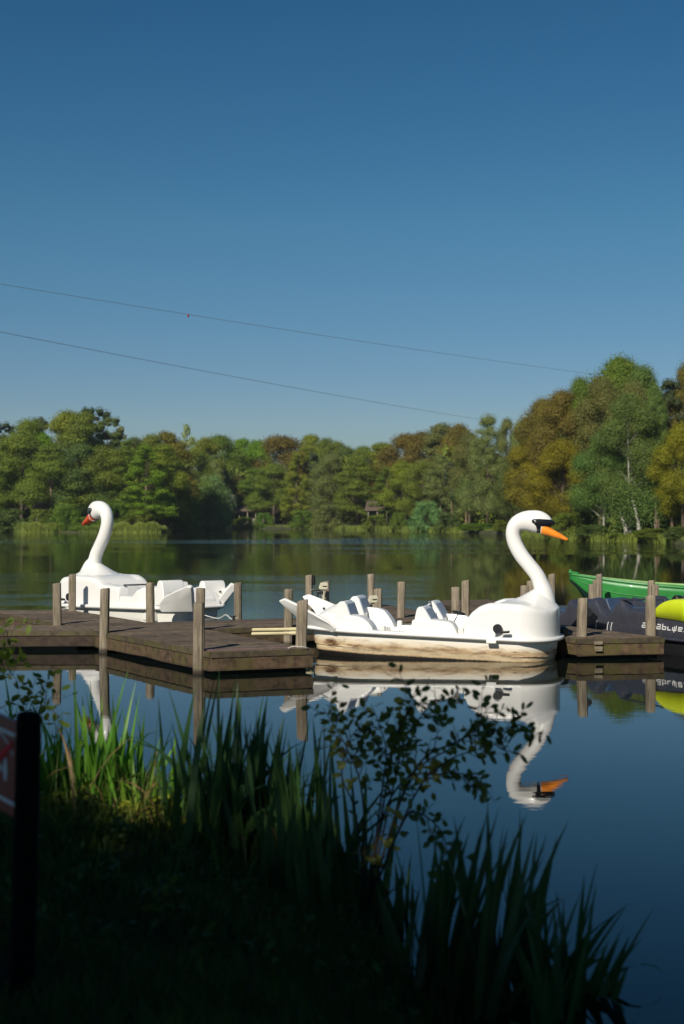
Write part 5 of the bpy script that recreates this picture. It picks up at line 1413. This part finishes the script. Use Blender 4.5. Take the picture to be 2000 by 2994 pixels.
shrub('alder_shrub', [
 [base, at(1150, 2300, 7.0), at(1185, 2160, 6.95), at(1235, 2090, 6.9), at(1292, 2030, 6.85)],
 [base, at(1130, 2360, 7.0), at(1230, 2240, 6.9), at(1330, 2180, 6.85), at(1390, 2110, 6.8), at(1440, 2060, 6.8)],
 [base, at(1120, 2290, 7.0), at(1130, 2200, 6.95), at(1110, 2120, 6.9), at(1085, 2060, 6.9)],
 [base, at(1040, 2380, 7.1), at(1000, 2270, 7.1), at(1020, 2170, 7.1), at(1060, 2110, 7.1)],
 [base, at(1060, 2330, 7.05), at(1020, 2200, 7.1), at(975, 2120, 7.1), at(945, 2070, 7.1)],
 [base, at(1200, 2270, 6.9), at(1330, 2170, 6.8), at(1430, 2140, 6.75), at(1535, 2115, 6.7)],
 [base, at(1190, 2300, 6.9), at(1280, 2265, 6.85), at(1350, 2262, 6.8), at(1412, 2278, 6.8)],
 [base, at(1140, 2240, 7.0), at(1170, 2120, 6.95), at(1200, 2070, 6.9), at(1210, 2025, 6.9)],
 [base, at(1210, 2330, 6.9), at(1300, 2230, 6.8), at(1400, 2190, 6.75), at(1490, 2165, 6.7)],
 [base, at(1180, 2400, 6.8), at(1230, 2380, 6.7), at(1290, 2430, 6.6), at(1310, 2500, 6.6)],
], .046, M['shrubleaf'], 'dark leafy twigs spreading over the water in the middle foreground', 71, leaf_gap=.021, twig_r=.0065)
b2 = (-2.6, 8.4, .35)
shrub('alder_twigs', [
 [b2, at(-60, 2150, 8.3), at(60, 2085, 8.2), at(130, 2060, 8.1), at(203, 2000, 8.1)],
 [b2, at(-60, 2120, 8.3), at(20, 2060, 8.2), at(90, 2035, 8.15), at(150, 2048, 8.1)],
 [b2, at(-80, 2020, 8.4), at(-10, 1920, 8.3), at(20, 1880, 8.25), at(48, 1825, 8.2)],
 [b2, at(-80, 2060, 8.4), at(-30, 1970, 8.3), at(20, 1972, 8.25), at(62, 1972, 8.2)],
], .052, M['shrublit'], 'sunlit leafy twigs reaching in above the sign at the left edge', 72, leaf_gap=.036)
shrub('alder_twigs', [
 [(-1.45, 8.3, .3), at(215, 2260, 8.2), at(225, 2200, 8.15), at(235, 2110, 8.1)],
 [(-1.6, 8.2, .3), at(160, 2200, 8.2), at(165, 2140, 8.15), at(160, 2095, 8.1)],
], .045, M['shrublit'], 'small lit sprig rising beside the sign post top', 73, leaf_gap=.05, side=False)

# ------------------------------------------------------------------ trees behind the photographer that shade the bank
def shade_tree(x, y, H_, crown_c, crown_r, nleaf, seed, label, leaf=.30):
    rng = np.random.default_rng(seed); t = empty('shade_tree', (x, y, .4), 0, label, 'tree', 'trees on the near bank behind the viewpoint'); off = Vector((x, y, .4))
    n_ = 34; d = rng.normal(size=(n_, 3)); d /= np.linalg.norm(d, axis=1, keepdims=True); rr_ = rng.random(n_) ** .45
    cen = d * rr_[:, None] * np.array(crown_r) * .8 + np.array(crown_c) - np.array(off)
    rad = np.mean(crown_r) * .36 * (.7 + .6 * rng.random(n_))
    fast_quads('crown', clump_leaves(cen, rad, nleaf // n_, leaf, rng, .85), leafmats['green'], t)
    tb = MB(); top = Vector(crown_c) - off; tb.tube([(0, 0, -.5), (0, 0, 1.5), tuple(top * .5 + Vector((0, 0, top.z * .1))), tuple(top)], [.32, .24, .18, .06], 10)
    for c in cen[:14]: m_ = top * .55; tb.tube([tuple(m_), tuple((m_ + Vector(c)) * .5 + Vector((0, 0, .2))), tuple(c)], [.09, .06, .02], 6, caps=False)
    tb.build('trunk', M['bark'], t, smooth=True)
shade_tree(-3.4, -6.0, 14, (-3.0, -5.0, 9.2), (4.2, 3.8, 4.0), 14000, 81, 'big tree behind the viewpoint to the left')
shade_tree(1.6, -5.5, 13, (1.6, -3.5, 9.0), (4.2, 4.5, 4.2), 14000, 82, 'big tree behind the viewpoint to the right')
shade_tree(-1.2, -2.5, 12, (-1.2, -.8, 7.2), (3.0, 2.6, 2.2), 8000, 83, 'tree with low crown just behind the viewpoint')
shade_tree(-4.5, -13, 16, (-4.5, -12, 9.5), (5.5, 4.0, 5.5), 11000, 84, 'taller tree in the second row behind the viewpoint')
shade_tree(4.0, -13, 16, (3.5, -12, 9.0), (5.5, 4.0, 5.5), 11000, 85, 'rightmost tree of the second row behind the viewpoint')
shade_tree(-11.5, -7, 13, (-10.7, -5.9, 10.2), (3.0, 3.0, 3.2), 9000, 86, 'smaller tree far to the left behind the viewpoint')
shade_tree(-8.4, -9.5, 13, (-8.6, -8.1, 10.2), (2.9, 2.0, 2.5), 8000, 87, 'narrow tree standing between two bigger ones behind the viewpoint')

# thin air haze over the lake
HB = [(-420, -60), (520, -60), (520, 620), (-420, 620)]
b = MB(); b.prism(HB, -2.2, 30.0)
hm = bpy.data.materials.new('haze_air'); hm.use_nodes = True; ht = hm.node_tree; ht.nodes.clear()
hv_ = ht.nodes.new('ShaderNodeVolumePrincipled'); hv_.inputs['Color'].default_value = (.75, .85, 1.0, 1); hv_.inputs['Density'].default_value = HAZE; hv_.inputs['Anisotropy'].default_value = 0.0
ho_ = ht.nodes.new('ShaderNodeOutputMaterial'); ht.links.new(hv_.outputs[0], ho_.inputs['Volume'])
if HAZE > 0:
    hz = b.build('haze', hm); tag(hz, 'thin blue air between the jetty and the far wood', 'haze', kind='stuff')
